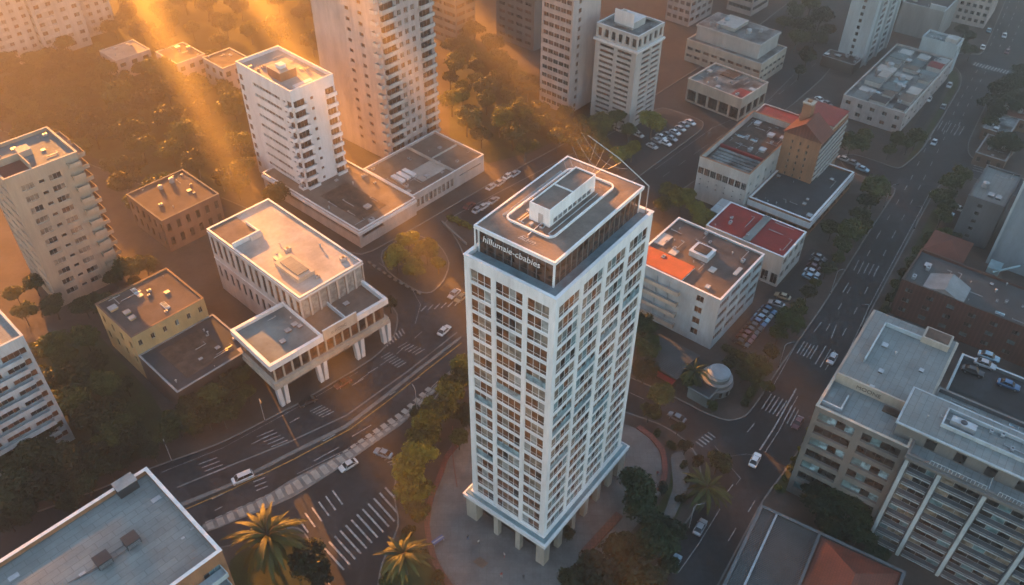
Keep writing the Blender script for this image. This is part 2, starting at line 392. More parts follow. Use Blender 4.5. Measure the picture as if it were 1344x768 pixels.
    def clutter(s, n, x0=None, x1=None, y0=None, y1=None, z=None, seed=1, big=1.0, kinds=('ac', 'vent', 'pipe', 'hatch', 'sky', 'tank')):
        r = random.Random(seed); z = s.h+.05 if z is None else z
        x0 = 1 if x0 is None else x0; x1 = s.w-1 if x1 is None else x1; y0 = 1 if y0 is None else y0; y1 = s.d-1 if y1 is None else y1
        for i in range(n):
            x, y, k = r.uniform(x0, x1), r.uniform(y0, y1), r.choice(kinds); q = r.uniform(.7, 1.2)*big; mb = MB()
            if k == 'ac':
                mb.box(x-.7*q, y-.45*q, z+.12, x+.7*q, y+.45*q, z+.95*q, 'metal'); mb.cyl((x, y), .33*q, .33*q, z+.95*q, z+1.02*q, 'darkmetal', 12)
                for dx in (-.55, .55): mb.box(x+dx*q-.08, y-.4*q, z, x+dx*q+.08, y+.4*q, z+.12, 'darkmetal')
                s.part('air_conditioner', mb)
            elif k == 'vent':
                mb.cyl((x, y), .16*q, .16*q, z, z+.7*q, 'metal', 10); mb.cyl((x, y), .3*q, .12*q, z+.7*q, z+.95*q, 'metal', 10); s.part('roof_vent', mb)
            elif k == 'pipe':
                L = r.uniform(2, 6); 
                if r.random() < .5: mb.tube([(x, y, z+.25), (min(x+L, x1), y, z+.25), (min(x+L, x1), min(y+1, y1), z+.25)], .08, 'metal')
                else: mb.tube([(x, y, z+.25), (x, min(y+L, y1), z+.25), (x+.6, min(y+L, y1), z+.1)], .08, 'metal')
                s.part('roof_pipe', mb)
            elif k == 'hatch':
                mb.box(x-.8*q, y-.7*q, z, x+.8*q, y+.7*q, z+.5*q, s.wall); mb.box(x-.88*q, y-.78*q, z+.5*q, x+.88*q, y+.78*q, z+.6*q, 'metal'); s.part('roof_hatch', mb)
            elif k == 'sky':
                mb.box(x-.5*q, y-1.2*q, z, x+.5*q, y+1.2*q, z+.25, 'white'); mb.box(x-.42*q, y-1.1*q, z+.25, x+.42*q, y+1.1*q, z+.31, 'g_sky'); s.part('skylight', mb)
            else:
                mb.cyl((x, y), .75*q, .75*q, z+.15, z+1.35*q, 'metal', 16); mb.cyl((x, y), .78*q, .15*q, z+1.35*q, z+1.6*q, 'metal', 16); mb.box(x-.6*q, y-.6*q, z, x+.6*q, y+.6*q, z+.15, 'grey'); s.part('water_tank', mb)
    def extras(s):
        n = int(min(12, max(3, s.w*s.d/45))); s.clutter(n, seed=int(s.w*97+s.d*13), big=.62, kinds=('vent', 'pipe', 'hatch', 'ac', 'pipe', 'vent'))
    def finish(s, sub=False, cap=100, z0=0.0):
        s.shell(z0); s.part('wall', s.wb)
        if s is not FOOT[0] and s.w > 5 and s.d > 5 and s.root.name.split('.')[0] not in ('civic_hall', 'gabled_house', 'red_metal_roof_hall', 'flat_roof_block', 'red_hip_roof_house', 'parking_deck', 'ribbed_roof_building', 'stepped_office_block', 'white_grid_block', 'cluttered_roof_building'): s.extras()
        sc = []
        for p, r, v in s.wins:
            wp = s.T @ Vector(p); nrm = Matrix.Rotation(s.az+r, 3, 'Z') @ Vector((0, -1, 0)); dv = CAM-wp
            sc.append((-(dv.normalized().dot(nrm))/dv.length_squared, p, r, v))
        sc.sort(key=lambda q: q[0])
        for q in sc[:cap]:
            o = link('window', q[3]['f' if sub else 'c'], s.root); o.location = q[1]; o.rotation_euler = (0, 0, q[2])
            if sub: link('pane', q[3]['p'], o)
        if sc[cap:]:
            mb = MB()
            for q in sc[cap:]: mb.join(q[3]['cb'], Matrix.Translation(q[1]) @ Matrix.Rotation(q[2], 4, 'Z'))
            s.part('window', mb, kind='stuff')
        return s
FOOT = []
def letters(txt, size, mat, parent, loc, rot, name='lettering', shear=0.0, ext=.03, label=None, mirror=False):
    cu = bpy.data.curves.new(name, 'FONT'); cu.body = txt; cu.size = size; cu.extrude = ext; cu.align_x = 'CENTER'; cu.shear = shear
    tmp = bpy.data.objects.new('tmp', cu); COL.objects.link(tmp)
    bpy.context.view_layer.update()
    me = bpy.data.meshes.new_from_object(tmp.evaluated_get(bpy.context.evaluated_depsgraph_get()))
    bpy.data.objects.remove(tmp); me.materials.clear(); me.materials.append(M[mat])
    o = link(name, me, parent, label=label); o.location = loc; o.rotation_euler = rot; return o

# ================================================================== BUILDINGS
# ---- the white tower in the middle
b = Bld('office_tower', 'tall white concrete tower on columns with dark glass penthouse, centre of the paved plaza', 'office tower', (730,393), (605,336), (859,277), h=68.4, ph=1.0, wall='white', az=R(90-37.0), depth=17.4, width=27.8)
TW = b
tp = ('g_brown', 'g_brown', 'g_brown', 'g_taupe', 'g_taupe', 'g_dark', 'g_pale')
k = b.d/17.4
cl = [(1.15*k, 5.2*k), (6.05*k, 11.3*k), (12.15*k, 16.25*k)]
b.grid('L', 3, 8.4, 66.3, 19, hh=.83, cols=cl, nx=[3, 4, 3], panes=tp, nvar=10, rail=True, t=.24, sill=.11, fr=.09)
k = b.w/28
cr = [(1.0*k, 6.7*k), (7.6*k, 13.3*k), (14.4*k, 20.1*k), (21.1*k, 26.9*k)]
b.grid('R', 4, 8.4, 66.3, 19, hh=.83, cols=cr, nx=[4]*4, panes=('g_brown', 'g_taupe', 'g_taupe', 'g_dark', 'g_teal'), nvar=10, rail=True, t=.24, sill=.11, fr=.09)
# teal louvred bands that replace a few windows
rr = random.Random(4)
teal = {('L', 2, 9), ('L', 0, 5), ('L', 1, 7), ('L', 1, 12), ('L', 2, 14), ('R', 1, 6), ('R', 2, 5), ('R', 3, 4), ('R', 0, 8), ('R', 1, 9), ('R', 0, 9), ('R', 2, 11), ('R', 0, 12)}
for fc, i, j in teal:
    L = cl if fc == 'L' else cr; a, c = L[i]; n = 0
    fh = 57.9/19; z = 8.4+fh*(18-j+.11)
    mb = MB(); h = (c-a)/2; mb.box(-h+.08, -.09, .08, h-.08, -.075, fh*.5, 'g_sky')
    for q in range(4): mb.box(-h+.08, -.13, .2+q*.33, h-.08, -.095, .27+q*.33, 'teal')
    p, r = b.place(fc, (a+c)/2, z, .18); o = b.part('sun_screen', mb); o.location = p; o.rotation_euler = (0, 0, r)
mb = MB(); mb.box(.36, .36, b.h, b.w-.36, b.d-.36, b.h+.05, 'teal'); b.part('terrace_floor', mb)
b.ph_save = 1
p = MB(); a, h, H = .35, b.h, b.H-.12; W = 'white'
p.box(0, 0, h, b.w, a, H, W); p.box(0, b.d-a, h, b.w, b.d, H, W); p.box(0, a, h, a, b.d-a, H, W); p.box(b.w-a, a, h, b.w, b.d-a, H, W)
e = .12; p.box(-e, -e, H, b.w+e, a+e, H+.12, W); p.box(-e, b.d-a-e, H, b.w+e, b.d+e, H+.12, W); p.box(-e, a+e, H, a+e, b.d-a-e, H+.12, W); p.box(b.w-a-e, a+e, H, b.w+e, b.d-a-e, H+.12, W)
b.part('parapet', p)
# ledge and columns at the base
mb = MB(); e = 1.35
mb.box(-e, -e, 6.6, b.w+e, b.d+e, 7.5, 'white'); mb.box(-e-.12, -e-.12, 7.5, b.w+e+.12, b.d+e+.12, 7.7, 'white'); mb.box(-e+.35, -e+.35, 7.7, b.w+e-.35, b.d+e-.35, 8.05, 'teal')
mb.box(-.3, -.3, 8.05, b.w+.3, b.d+.3, 8.4, 'white'); b.part('base_ledge', mb)
mb = MB(); mb.box(1.6, 1.6, 0.1, b.w-1.6, b.d-1.6, 6.6, 'lobby')
for i in range(11): mb.box(1.5+i*(b.w-3)/10-.05, 1.48, .1, 1.5+i*(b.w-3)/10+.05, 1.58, 6.6, 'darkmetal')
for i in range(7): mb.box(1.48, 1.6+i*(b.d-3.3)/6-.05, .1, 1.58, 1.6+i*(b.d-3.3)/6+.05, 6.6, 'darkmetal')
b.part('lobby_glazing', mb)
def column(x0, y0, x1, y1):
    q = MB(); q.box(x0, y0, .1, x1, y1, 6.6, 'stone'); b.part('column', q)
column(-1.0, -1.0, .9, .9); column(-1.0, b.d-1.6, 1.0, b.d+1.0)
for y in (b.d*.31, b.d*.62): column(-1.0, y-.55, .1, y+.55)
for i in range(1, 6): column(b.w*i/6-.65, -1.0, b.w*i/6+.65, .1)
column(b.w-1.8, -1.0, b.w+1.0, .8)
for i in range(1, 5): column(b.w*i/5-.65, b.d-.1, b.w*i/5+.65, b.d+1)
column(b.w-.9, b.d-.9, b.w+1, b.d+1)
# penthouse
x0, y0, x1, y1, z0, z1 = 2.9, 2.5, b.w-.7, b.d-.75, b.h+.05, 72.0
mb = MB(); mb.box(x0, y0, z0, x1, y1, z1, 'g_crown'); b.part('penthouse_glazing', mb)
mb = MB()
n = 9
for i in range(n+1):
    y = y0+(y1-y0)*i/n; mb.box(x0-.08, y-.05, z0, x0-.005, y+.05, z1, 'darkgrey' if i not in (0, n) else 'white')
n = 16
for i in range(n+1):
    x = x0+(x1-x0)*i/n; mb.box(x-.05, y0-.08, z0, x+.05, y0-.005, z1, 'taupe')
mb.box(x0-.06, y0-.06, z0+1.0, x1, y0-.004, z0+1.1, 'darkbrown'); mb.box(x0-.06, y0, z0+1.0, x0-.004, y1, z0+1.1, 'darkbrown')
mb.box(x0-.16, y0-.16, z0, x0+.12, y0+.12, z1, 'white'); mb.box(x0-.16, y1-.12, z0, x0+.12, y1+.16, z1, 'white'); mb.box(x1-.12, y0-.16, z0, x1+.16, y0+.12, z1, 'white')
mb.box(x0-.6, y1+.3, z0, x0-.4, y1+.5, z1, 'white')
b.part('penthouse_frame', mb)
mb = MB(); rx0, ry0, rx1, ry1 = x0-.55, y0-.45, x1+.45, y1+.6
mb.box(rx0, ry0, z1, rx1, ry1, z1+.45, 'white'); mb.box(rx0, ry0, z1+.45, rx1, ry0+.3, z1+.62, 'white'); mb.box(rx0, ry1-.3, z1+.45, rx1, ry1, z1+.62, 'white')
mb.box(rx0, ry0+.3, z1+.45, rx0+.3, ry1-.3, z1+.62, 'white'); mb.box(rx1-.3, ry0+.3, z1+.45, rx1, ry1-.3, z1+.62, 'white')
b.part('penthouse_roof_edge', mb)
mb = MB(); mb.box(rx0+.31, ry0+.31, z1+.45, rx1-.31, ry1-.31, z1+.5, 'rooftan'); b.part('roof', mb)
zt = z1+.5
# rounded white kerb round the plant room
def ring(x0, y0, x1, y1, r, w, z, hh, mat, n=6):
    def loop(o):
        pts = []
        for cx, cy, a0 in ((x1-r, y1-r, 0), (x0+r, y1-r, 90), (x0+r, y0+r, 180), (x1-r, y0+r, 270)):
            for i in range(n+1):
                a = R(a0+90*i/n); pts.append((cx+(r-o)*math.cos(a), cy+(r-o)*math.sin(a)))
        return pts
    A, B = loop(0), loop(w); k = len(A); mb = MB()
    vs = [(*p, z) for p in A]+[(*p, z) for p in B]+[(*p, z+hh) for p in A]+[(*p, z+hh) for p in B]
    fs = []
    for i in range(k):
        j = (i+1) % k; fs += [(2*k+i, 2*k+j, 3*k+j, 3*k+i), (i, j, 2*k+j, 2*k+i), (k+j, k+i, 3*k+i, 3*k+j)]
    mb.add(vs, fs, mat); return mb
kx0, ky0 = b.loc(724, 316, zt); kx1, _ = b.loc(812, 246, zt); _, ky1 = b.loc(659, 288, zt)
b.part('roof_kerb', ring(kx0, ky0, kx1, ky1, 1.3, .28, zt, .32, 'white'))
b.part('roof_rail', ring(kx0+.5, ky1+.25, kx1-2, ky1+.55, .1, .08, zt, .25, 'metal'))
bx0, by0 = b.loc(721, 299, zt); bx1, _ = b.loc(783, 252, zt); _, by1 = b.loc(692, 289, zt)
bz = zt+2.9
mb = MB(); mb.box(bx0, by0, zt, bx1, by1, bz, 'white'); mb.box(bx0, by0, bz, bx1, by0+.15, bz+.3, 'white'); mb.box(bx0, by1-.15, bz, bx1, by1, bz+.3, 'white')
mb.box(bx0, by0+.15, bz, bx0+.15, by1-.15, bz+.3, 'white'); mb.box(bx1-.15, by0+.15, bz, bx1, by1-.15, bz+.3, 'white'); mb.box((bx0+bx1)/2, by0+.15, bz, (bx0+bx1)/2+.15, by1-.15, bz+.3, 'white')
mb.box(bx0+.16, by0+.16, bz, bx1-.16, by1-.16, bz+.06, 'rooftan')
mb.box(bx0-.03, by0+1.2, zt, bx0-.004, by0+2.1, zt+1.9, 'metal')
pr = b.part('plant_room', mb)
for i in range(8):
    q = MB(); x = bx0+1+i*(bx1-bx0-2)/8; q.box(x, by0-.06, zt+.4, x+1.0, by0-.004, zt+1.1, 'metal')
    for j in range(4): q.box(x+.05, by0-.09, zt+.47+j*.16, x+.95, by0-.062, zt+.53+j*.16, 'darkmetal')
    link('vent_grille', q.mesh('vent_grille'), pr)
for i, yy in enumerate((by1+.5, by1+1.0, by0-.9)):
    q = MB(); q.tube([(bx0-1.5, yy, zt+.14), (bx1-.5, yy, zt+.14)], .09, 'metal'); q.tube([(bx0-1.5, yy, zt+.14), (bx0-1.5, yy-.6, zt+.05)], .09, 'metal'); b.part('roof_pipe', q)
q = MB(); q.tube([(bx0, by0+1.6, zt+.1), (kx0-1.2, by0+1.4, zt+.1)], .06, 'white'); b.part('roof_pipe', q)
for i in range(7):
    q = MB(); x, y = rr.uniform(kx0+.8, bx0+1.5), rr.uniform(by0, ky1-1); q.box(x, y, zt, x+.7, y+.5, zt+.35, 'metal'); b.part('roof_vent', q)
letters('hillumaie-cbabies', 1.6, 'white', b.root, (x0-.2, (y0+y1)/2+.8, z0+2.5), (R(90), 0, R(-90)), 'sign_lettering', .15)
letters('filam', 1.6, 'paint', b.root, (rx0+1.6, (ry0+ry1)/2-1, zt+.02), (0, 0, R(-90)), 'roof_lettering', .3, .01)
b.finish(sub=True, z0=8.1)
# boom with cable loops at the back corner of the roof
t = thing('boom_mast', 'thin pale boom with loose cable loops leaning from the tower roof corner', 'mast', b.world(b.w-.4, 1.2, b.h+.05))
base = b.world(b.w-.4, 1.2, b.h+.05); tip = at(772, 178, 82)-base; hinge = Vector((0, 0, 5.6))
q = MB(); q.tube([(0, 0, 0), (0, 0, 5.6)], .09, 'metal'); q.box(-.3, -.3, 0, .3, .3, .12, 'metal'); q.build('post', t)
q = MB(); q.tube([hinge, hinge.lerp(tip, .5)+Vector((0, 0, .5)), tip], [.1, .08, .05], 'metal'); q.build('boom', t)
for i in range(5):
    q = MB(); a = hinge.lerp(tip, .35+.13*i); pts = []
    e2 = tip+Vector((-1-i*.6, 1+i*.3, -1.5*i))
    for j in range(9):
        u = j/8; p = a.lerp(e2, u); p.z -= math.sin(u*PI)*(2+1.1*i); pts.append(p)
    q.tube(pts, .025, 'metal', 4); q.build('cable', t)

# ---- colonnaded hall left of the tower: long block and low front wing
b = Bld('civic_hall', 'long pale hall with flat white roof and upright glass bays, behind the low arcade wing', 'hall', (393,391), (260,306), (476,343), h=20, ph=.6, wall='white2', trim='white', az=R(90-42.5))
b.grid('R', 7, 11.0, 19.0, 1, ww=.80, hh=.92, nx=1, nz=2, panes=('g_pale',), fm='brown', sill=.04, fr=.16)
b.grid('L', 14, 12.0, 18.6, 1, ww=.5, hh=.85, nx=1, nz=2, panes=('g_brown', 'g_dark'), fm='brown', sill=.07)
b.grid('L', 14, 4.2, 9.5, 1, ww=.42, hh=.7, nx=1, nz=1, panes=('g_dark',), fm='brown')
b.roof('rooflight')
mb = MB()
for z in (10.8, 19.1): mb.box(-.16, -.16, z, b.w+.1, -.003, z+.28, 'white'); mb.box(-.16, -.003, z, -.003, b.d, z+.28, 'white')
b.part('cornice', mb)
x, y = b.loc(262, 307, b.h); x2, y2 = b.loc(328, 332, b.h)
dy = b.d-11
b.box_part('roof_terrace', .5, dy, b.h+.05, 8.2, b.d-.5, b.h+.35, 'rooftan')
mb = MB(); mb.box(.36, dy-.3, b.h, 8.5, dy, b.h+1.5, 'white'); mb.box(8.2, dy, b.h, 8.5, b.d-5, b.h+1.1, 'white'); mb.box(5.2, dy-1.2, b.h, 8.5, dy-.3, b.h+1.2, 'white2'); b.part('roof_wall', mb)
cx, cy = b.loc(392, 348, b.h+1)
b.box_part('plant_room', cx-3.6, cy-4.6, b.h, cx+1.2, cy+4.8, b.h+1.2, 'cream', cap='cream'); b.box_part('skylight', cx-2.8, cy-3.6, b.h+1.32, cx+.4, cy+3.6, b.h+1.6, 'roofgrey')
b.clutter(9, 2, b.w-2, 3, b.d-12, seed=3, kinds=('ac', 'pipe', 'hatch', 'vent')); 
b.finish()
b = Bld('arcade_wing', 'low grey roofed wing on splayed white legs beside the curved road', 'building', (354,480), (297,437), (507,392), g=(362,538), ph=.0, wall='brown', trim='white', az=R(90-45.2))
AW = b; b.h = 12.6; z0 = 7.2
mb = MB(); mb.box(.7, .7, z0, b.w-.7, b.d-.7, 12.6, 'brown'); b.part('wall', mb)
mb = MB(); H = b.H
for (xa, ya, xb, yb) in ((-.3, -.3, b.w+.3, .5), (-.3, b.d-.5, b.w+.3, b.d+.3), (-.3, .5, .5, b.d-.5), (b.w-.5, .5, b.w+.3, b.d-.5)): mb.box(xa, ya, 12.5, xb, yb, H, 'white')
b.part('upper_fascia', mb)
mb = MB(); mb.box(-.25, -.25, 6.3, b.w+.25, b.d+.2, 7.2, 'cream'); mb.box(-.1, -.1, 7.2, b.w+.1, b.d, 8.0, 'cream'); b.part('lower_fascia', mb)
mb = MB(); mb.box(.51, .51, 12.6, b.w*.42, b.d-.51, 13.3, 'roofcool'); b.part('roof', mb)
mb = MB(); mb.box(b.w*.42+.3, .51, 12.6, b.w-.51, b.d-.51, 12.9, 'rooftan'); b.part('roof', mb)
mb = MB(); mb.box(b.w*.42, .0, 12.6, b.w*.42+.3, b.d, 14.4, 'white'); mb.box(b.w*.66, .5, 12.9, b.w*.66+.3, b.d-1, 14.0, 'white'); b.part('roof_wall', mb)
sb = MB(); sb.box(b.w*.43, -.55, 12.6, b.w*.72, -.31, 15.7, 'cream'); sb.box(b.w*.43-.05, -.6, 15.7, b.w*.72+.05, -.25, 15.85, 'white'); b.part('sign_board', sb)
letters('o ACSIC', 1.2, 'taupe', b.root, (b.w*.56, -.57, 13.6), (R(90), 0, 0), 'sign_lettering')
letters('ZEIT', .9, 'darkgrey', b.root, (b.w*.60, -.27, 6.4), (R(90), 0, 0), 'sign_lettering')
for i in range(13):
    x = 1.2+i*(b.w-3.4)/12.5; v = window_var(1.7, 3.6, 1, ('g_brown', 'g_dark'), 'brown', False, 1, 3)
    o = link('window', v['c'], b.root); o.location = (x+.8, .66, 8.3); 
    q = MB(); q.box(x-.55, .45, 8.0, x-.15, .69, 12.5, 'cream'); b.part('pilaster', q)
for i in range(6):
    y = 1.6+i*(b.d-3)/6; o = link('window', v['c'], b.root); o.location = (.66, y+.8, 8.3); o.rotation_euler = (0, 0, -PI/2)
def splay(x, y, s=1):
    q = MB()
    for dx in (-.75, .75):
        vs = [(x+dx*1.25-.5, y, 6.3), (x+dx*1.25+.5, y, 6.3), (x+dx*1.25+.5, y+1.3, 6.3), (x+dx*1.25-.5, y+1.3, 6.3), (x+dx*.85-.5, y, .1), (x+dx*.85+.5, y, .1), (x+dx*.85+.5, y+1.2, .1), (x+dx*.85-.5, y+1.2, .1)]
        q.add(vs, [(0,1,2,3), (7,6,5,4), (4,5,1,0), (5,6,2,1), (6,7,3,2), (7,4,0,3)], 'white')
    b.part('leg', q)
for f_ in (.05, .385, .72, .97): splay(b.w*f_, 0)
splay(b.w*.05, b.d-1.6); splay(b.w*.97, b.d-1.6)
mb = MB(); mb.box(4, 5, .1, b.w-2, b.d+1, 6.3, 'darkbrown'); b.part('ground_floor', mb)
b.clutter(6, b.w*.2, b.w*.4, 2, b.d-2, z=13.3, seed=8, kinds=('pipe', 'hatch', 'vent'), big=.8); b.clutter(4, b.w*.5, b.w*.9, 2, b.d-2, z=12.9, seed=9, kinds=('vent', 'hatch'), big=.7)

# ---- yellow walled building with its lower wing
b = Bld('yellow_building', 'small block with brown flat roof and yellow wall of six windows', 'building', (172,443), (122,400), (267,391), h=14, ph=.35, wall='yellow', trim='brown', az=R(90-42.5))
b.grid('R', 6, 9.5, 12.8, 1, ww=.3, hh=.5, nx=2, panes=('g_dark', 'g_teal'), fm='white2')
b.grid('L', 4, 3, 12.5, 2, ww=.3, hh=.5, nx=1, panes=('g_dark',), fm='brown')
b.roof('roofbrown'); b.clutter(7, 2, b.w-2, 3, b.d-2, seed=5, kinds=('sky', 'hatch', 'sky', 'pipe', 'ac')); b.finish(); YB = b
x, y = b.loc(228, 519, 8.0)
o2 = b.world(0, y, 0)
b = Bld('low_annex', 'low dark grey roofed annex in front of the yellow wall', 'building', None, None, None, org=o2, h=8.2, az=b.az, width=b.w+1, depth=-y-.02, ph=.3, wall='darkbrown', trim='grey')
b.grid('R', 4, 2, 7, 1, ww=.5, hh=.5, nx=2, panes=('g_dark',), fm='brown')
b.roof('roofdark'); b.box_part('roof_patch', 4, 2.5, b.h+.05, b.w-5, b.d-2.2, b.h+.11, 'dirtroof'); b.clutter(4, seed=6, kinds=('hatch', 'vent'), big=.8); b.finish()

# ---- beige apartment tower at the left edge
b = Bld('apartment_tower', 'beige apartment tower with two columns of windows and stacked balconies at the left edge', 'apartment building', (4,236), None, (100,205), g=(92,400), ph=1.0, wall='beige', trim='cream', az=R(90-44), depth=17, width=17.5)
b.grid('R', 2, 2, b.H-2.5, 11, cols=[(2.8, 5.8), (9.3, 12.3)], hh=.5, nx=3, panes=('g_dark', 'g_taupe'), fm='white2')
b.grid('R', 1, 2, b.H-2.5, 11, cols=[(6.9, 8.3)], hh=.28, nx=1, panes=('g_dark',), fm='white2')
b.grid('L', 3, 2, b.H-2.5, 11, ww=.75, hh=.33, nx=3, panes=('g_dark', 'g_brown'), fm='white2')
b.roof('roofcool')
mb = MB(); mb.box(.5, .5, b.h+.05, 6.5, 7, b.h+.4, 'redtile'); b.part('roof_terrace', mb)
mb = MB(); mb.box(6.5, .4, b.h, 6.8, 7.3, b.h+2.2, 'beige'); mb.box(.4, 7, b.h, 6.5, 7.3, b.h+2.2, 'beige'); mb.box(7, 8, b.h, 10, 11, b.h+1.7, 'cream'); b.part('roof_wall', mb)
b.balconies('E', [(2, 8), (10, 16)], [3+3.4*i for i in range(11)], 2.2, 'beige'); b.balconies('R', [(14.2, 17.2)], [3+3.4*i for i in range(11)], 1.3, 'beige')
b.clutter(3, 9, 16, 2, 15, seed=2, kinds=('ac', 'pipe')); b.finish(); 

# ---- white balcony block cut by the left edge
b = Bld('white_apartment_block', 'white apartment block with wide balcony bands, cut by the left edge above the light roof', 'apartment building', None, None, None, org=at(30, 440, 32)-Vector((18*math.cos(R(47)), 18*math.sin(R(47)), 32)), h=32, az=R(47), width=18, depth=14, ph=1.0, wall='coolwhite')
b.grid('R', 3, 1.5, 30, 9, ww=.8, hh=.5, nx=4, panes=('g_dark', 'g_brown'), fm='white2')
b.roof('roofgrey'); b.balconies('R', [(1, 16)], [2+3.15*i for i in range(9)], 1.5, 'coolwhite'); b.finish()

# ---- pale roofed block at the bottom left
B_, R_ = at(192, 613, 28), at(291, 722, 28); v = (B_-R_); az = math.atan2(v.y, v.x)-PI/2; W_ = 46
b = Bld('flat_roof_block', 'big block with pale grey sheet roof and white edge filling the bottom left corner', 'building', None, None, None, org=R_-Vector((math.cos(az), math.sin(az), 0))*W_-Vector((0, 0, 28)), h=28, az=az, width=W_, depth=v.length, ph=1.1, wall='orange', trim='white'); b.W0 = W_
# its visible side is the face with normal -y
b.grid('R', 9, 1, 26, 7, ww=.6, hh=.5, nx=3, panes=('g_teal', 'g_dark'), fm='white2')
b.roof('roofgrey', pt=.5)
def rloc(px, py, z=27): return b.loc(px, py, z)
def ac_unit(px, py, sx, sy, hh):
    x, y = rloc(px, py); q = MB(); z = b.h+.05
    q.box(x-sx, y-sy, z+.25, x+sx, y+sy, z+hh, 'unit'); q.box(x-sx-.08, y-sy-.08, z+hh, x+sx+.08, y+sy+.08, z+hh+.06, 'unit')
    for dx in (-1, 1):
        for dy in (-1, 1): q.box(x+dx*sx*.9-.06, y+dy*sy*.9-.06, z, x+dx*sx*.9+.06, y+dy*sy*.9+.06, z+.25, 'metal')
    for j in range(6): q.box(x-sx+.1, y-sy-.04, z+.35+j*(hh-.5)/6, x+sx-.1, y-sy-.004, z+.4+j*(hh-.5)/6, 'metal')
    b.part('air_conditioner', q)
ac_unit(174, 713, 1.15, 1.05, 1.5); ac_unit(137, 739, 1.15, 1.05, 1.5)
x, y = rloc(171, 640); q = MB(); q.box(x-2.2, y-1.1, b.h+.05, x+1.2, y+1.1, b.h+2.1, 'unit'); q.box(x-2.3, y-1.2, b.h+2.1, x+1.3, y+1.2, b.h+2.25, 'grey'); b.part('stair_hatch', q)
for (p0, p1) in (((174, 716), (137, 742)), ((178, 706), (140, 730)), ((137, 742), (98, 762)), ((145, 735), (90, 765))):
    a, c = rloc(*p0), rloc(*p1); q = MB(); q.tube([(*a, b.h+.12), (*c, b.h+.12)], .035, 'darkmetal'); b.part('roof_pipe', q)
for (px, py, s_) in ((205, 655, .8), (240, 706, .3), (252, 694, .3), (108, 753, .5), (18, 757, .8)):
    x, y = rloc(px, py); q = MB(); q.box(x-s_, y-s_*.6, b.h+.05, x+s_, y+s_*.6, b.h+.11, 'metal'); b.part('roof_hatch', q)
b.balconies('R', [(b.w-7, b.w-1), (b.w-15, b.w-9)], [24.0, 20.5, 17, 13.5], 2.2, 'coolwhite'); b.finish()

# ---- white apartment block on the podium, upper left
b = Bld('white_slab_block', 'white apartment block with strip windows and corner balconies standing by the sun haze', 'apartment building', (380,120), (297,85), (442,98), g=(418,268), ph=1.2, wall='white', az=R(90-43), width=14.8)
WS = b
b.grid('L', 1, 2, b.H-3, 10, cols=[(b.d*.22, b.d*.72)], hh=.34, nx=9, panes=('g_brown', 'g_taupe', 'g_pale'), fm='white')
b.grid('L', 1, 2, b.H-3, 10, cols=[(b.d*.12, b.d*.17)], hh=.2, nx=1, panes=('g_brown',), fm='white')
b.grid('L', 1, 2, b.H-3, 10, cols=[(b.d*.92, b.d*.985)], hh=.6, nx=2, panes=('g_brown',), fm='white2')
b.grid('L', 1, 2, b.H-3, 10, cols=[(.3, b.d*.09)], hh=.6, nx=2, panes=('g_brown',), fm='white2')
b.grid('R', 1, 2, b.H-3, 10, cols=[(.6, 4.2)], hh=.62, nx=3, panes=('g_brown', 'g_dark'), fm='white2')
b.grid('R', 1, 2, b.H-3, 10, cols=[(6.2, 7.2)], hh=.3, nx=1, panes=('g_brown',), fm='white2')
b.grid('R', 1, 2, b.H-3, 10, cols=[(11.4, 14.4)], hh=.62, nx=3, panes=('g_brown', 'g_dark'), fm='white2')
zs = [2.4+(b.H-5)/10*i for i in range(10)]
b.balconies('R', [(.3, 4.4), (11.2, 14.6)], zs, 1.2, 'white'); b.balconies('L', [(.2, 2.4)], zs, 1.2, 'white')
b.roof('rooflight')
cx, cy = b.loc(370, 90, b.h+2); b.box_part('plant_room', cx-3, cy-3.4, b.h, cx+2.4, cy+3, b.h+2.6, 'orange', cap='cream'); b.box_part('water_tank', cx-1.5, cy-1.5, b.h+2.72, cx+.6, cy+.8, b.h+3.8, 'white')
b.box_part('roof_hatch', 3, 1.5, b.h, 9, 3, b.h+.9, 'white'); b.clutter(5, seed=14, kinds=('vent', 'ac')); b.finish()

# ---- tall tower behind it, running out of the frame
b = Bld('balcony_tower', 'very tall pale tower with balconies, rising out of the top edge behind the podium', 'apartment tower', (516,215), (452,165), (586,186), h=96, ground=True, ph=1.0, wall='pinkish', az=R(90-40))
w_, d_ = b.w, b.d
b.grid('R', 1, 3, 93, 27, cols=[(.5, w_*.27)], hh=.6, nx=3, panes=('g_brown', 'g_dark'), fm='white2')
b.grid('R', 3, 3, 93, 27, u0=w_*.3, u1=w_*.68, ww=.55, hh=.5, nx=2, panes=('g_brown', 'g_taupe'), fm='white2')
b.grid('R', 1, 3, 93, 27, cols=[(w_*.74, w_*.95)], hh=.6, nx=3, panes=('g_brown', 'g_dark'), fm='white2')
b.grid('L', 2, 3, 93, 27, u0=d_*.18, u1=d_*.55, ww=.3, hh=.35, nx=1, panes=('g_brown',), fm='white2')
zs = [3.5+90/27*i for i in range(20)]
b.balconies('R', [(.3, w_*.28), (w_*.73, w_-.3)], zs, 1.2, 'white2'); b.balconies('L', [(.3, 2.6)], zs, 1.2, 'white2'); b.roof('rooflight'); b.clutter(5, seed=77); b.finish()

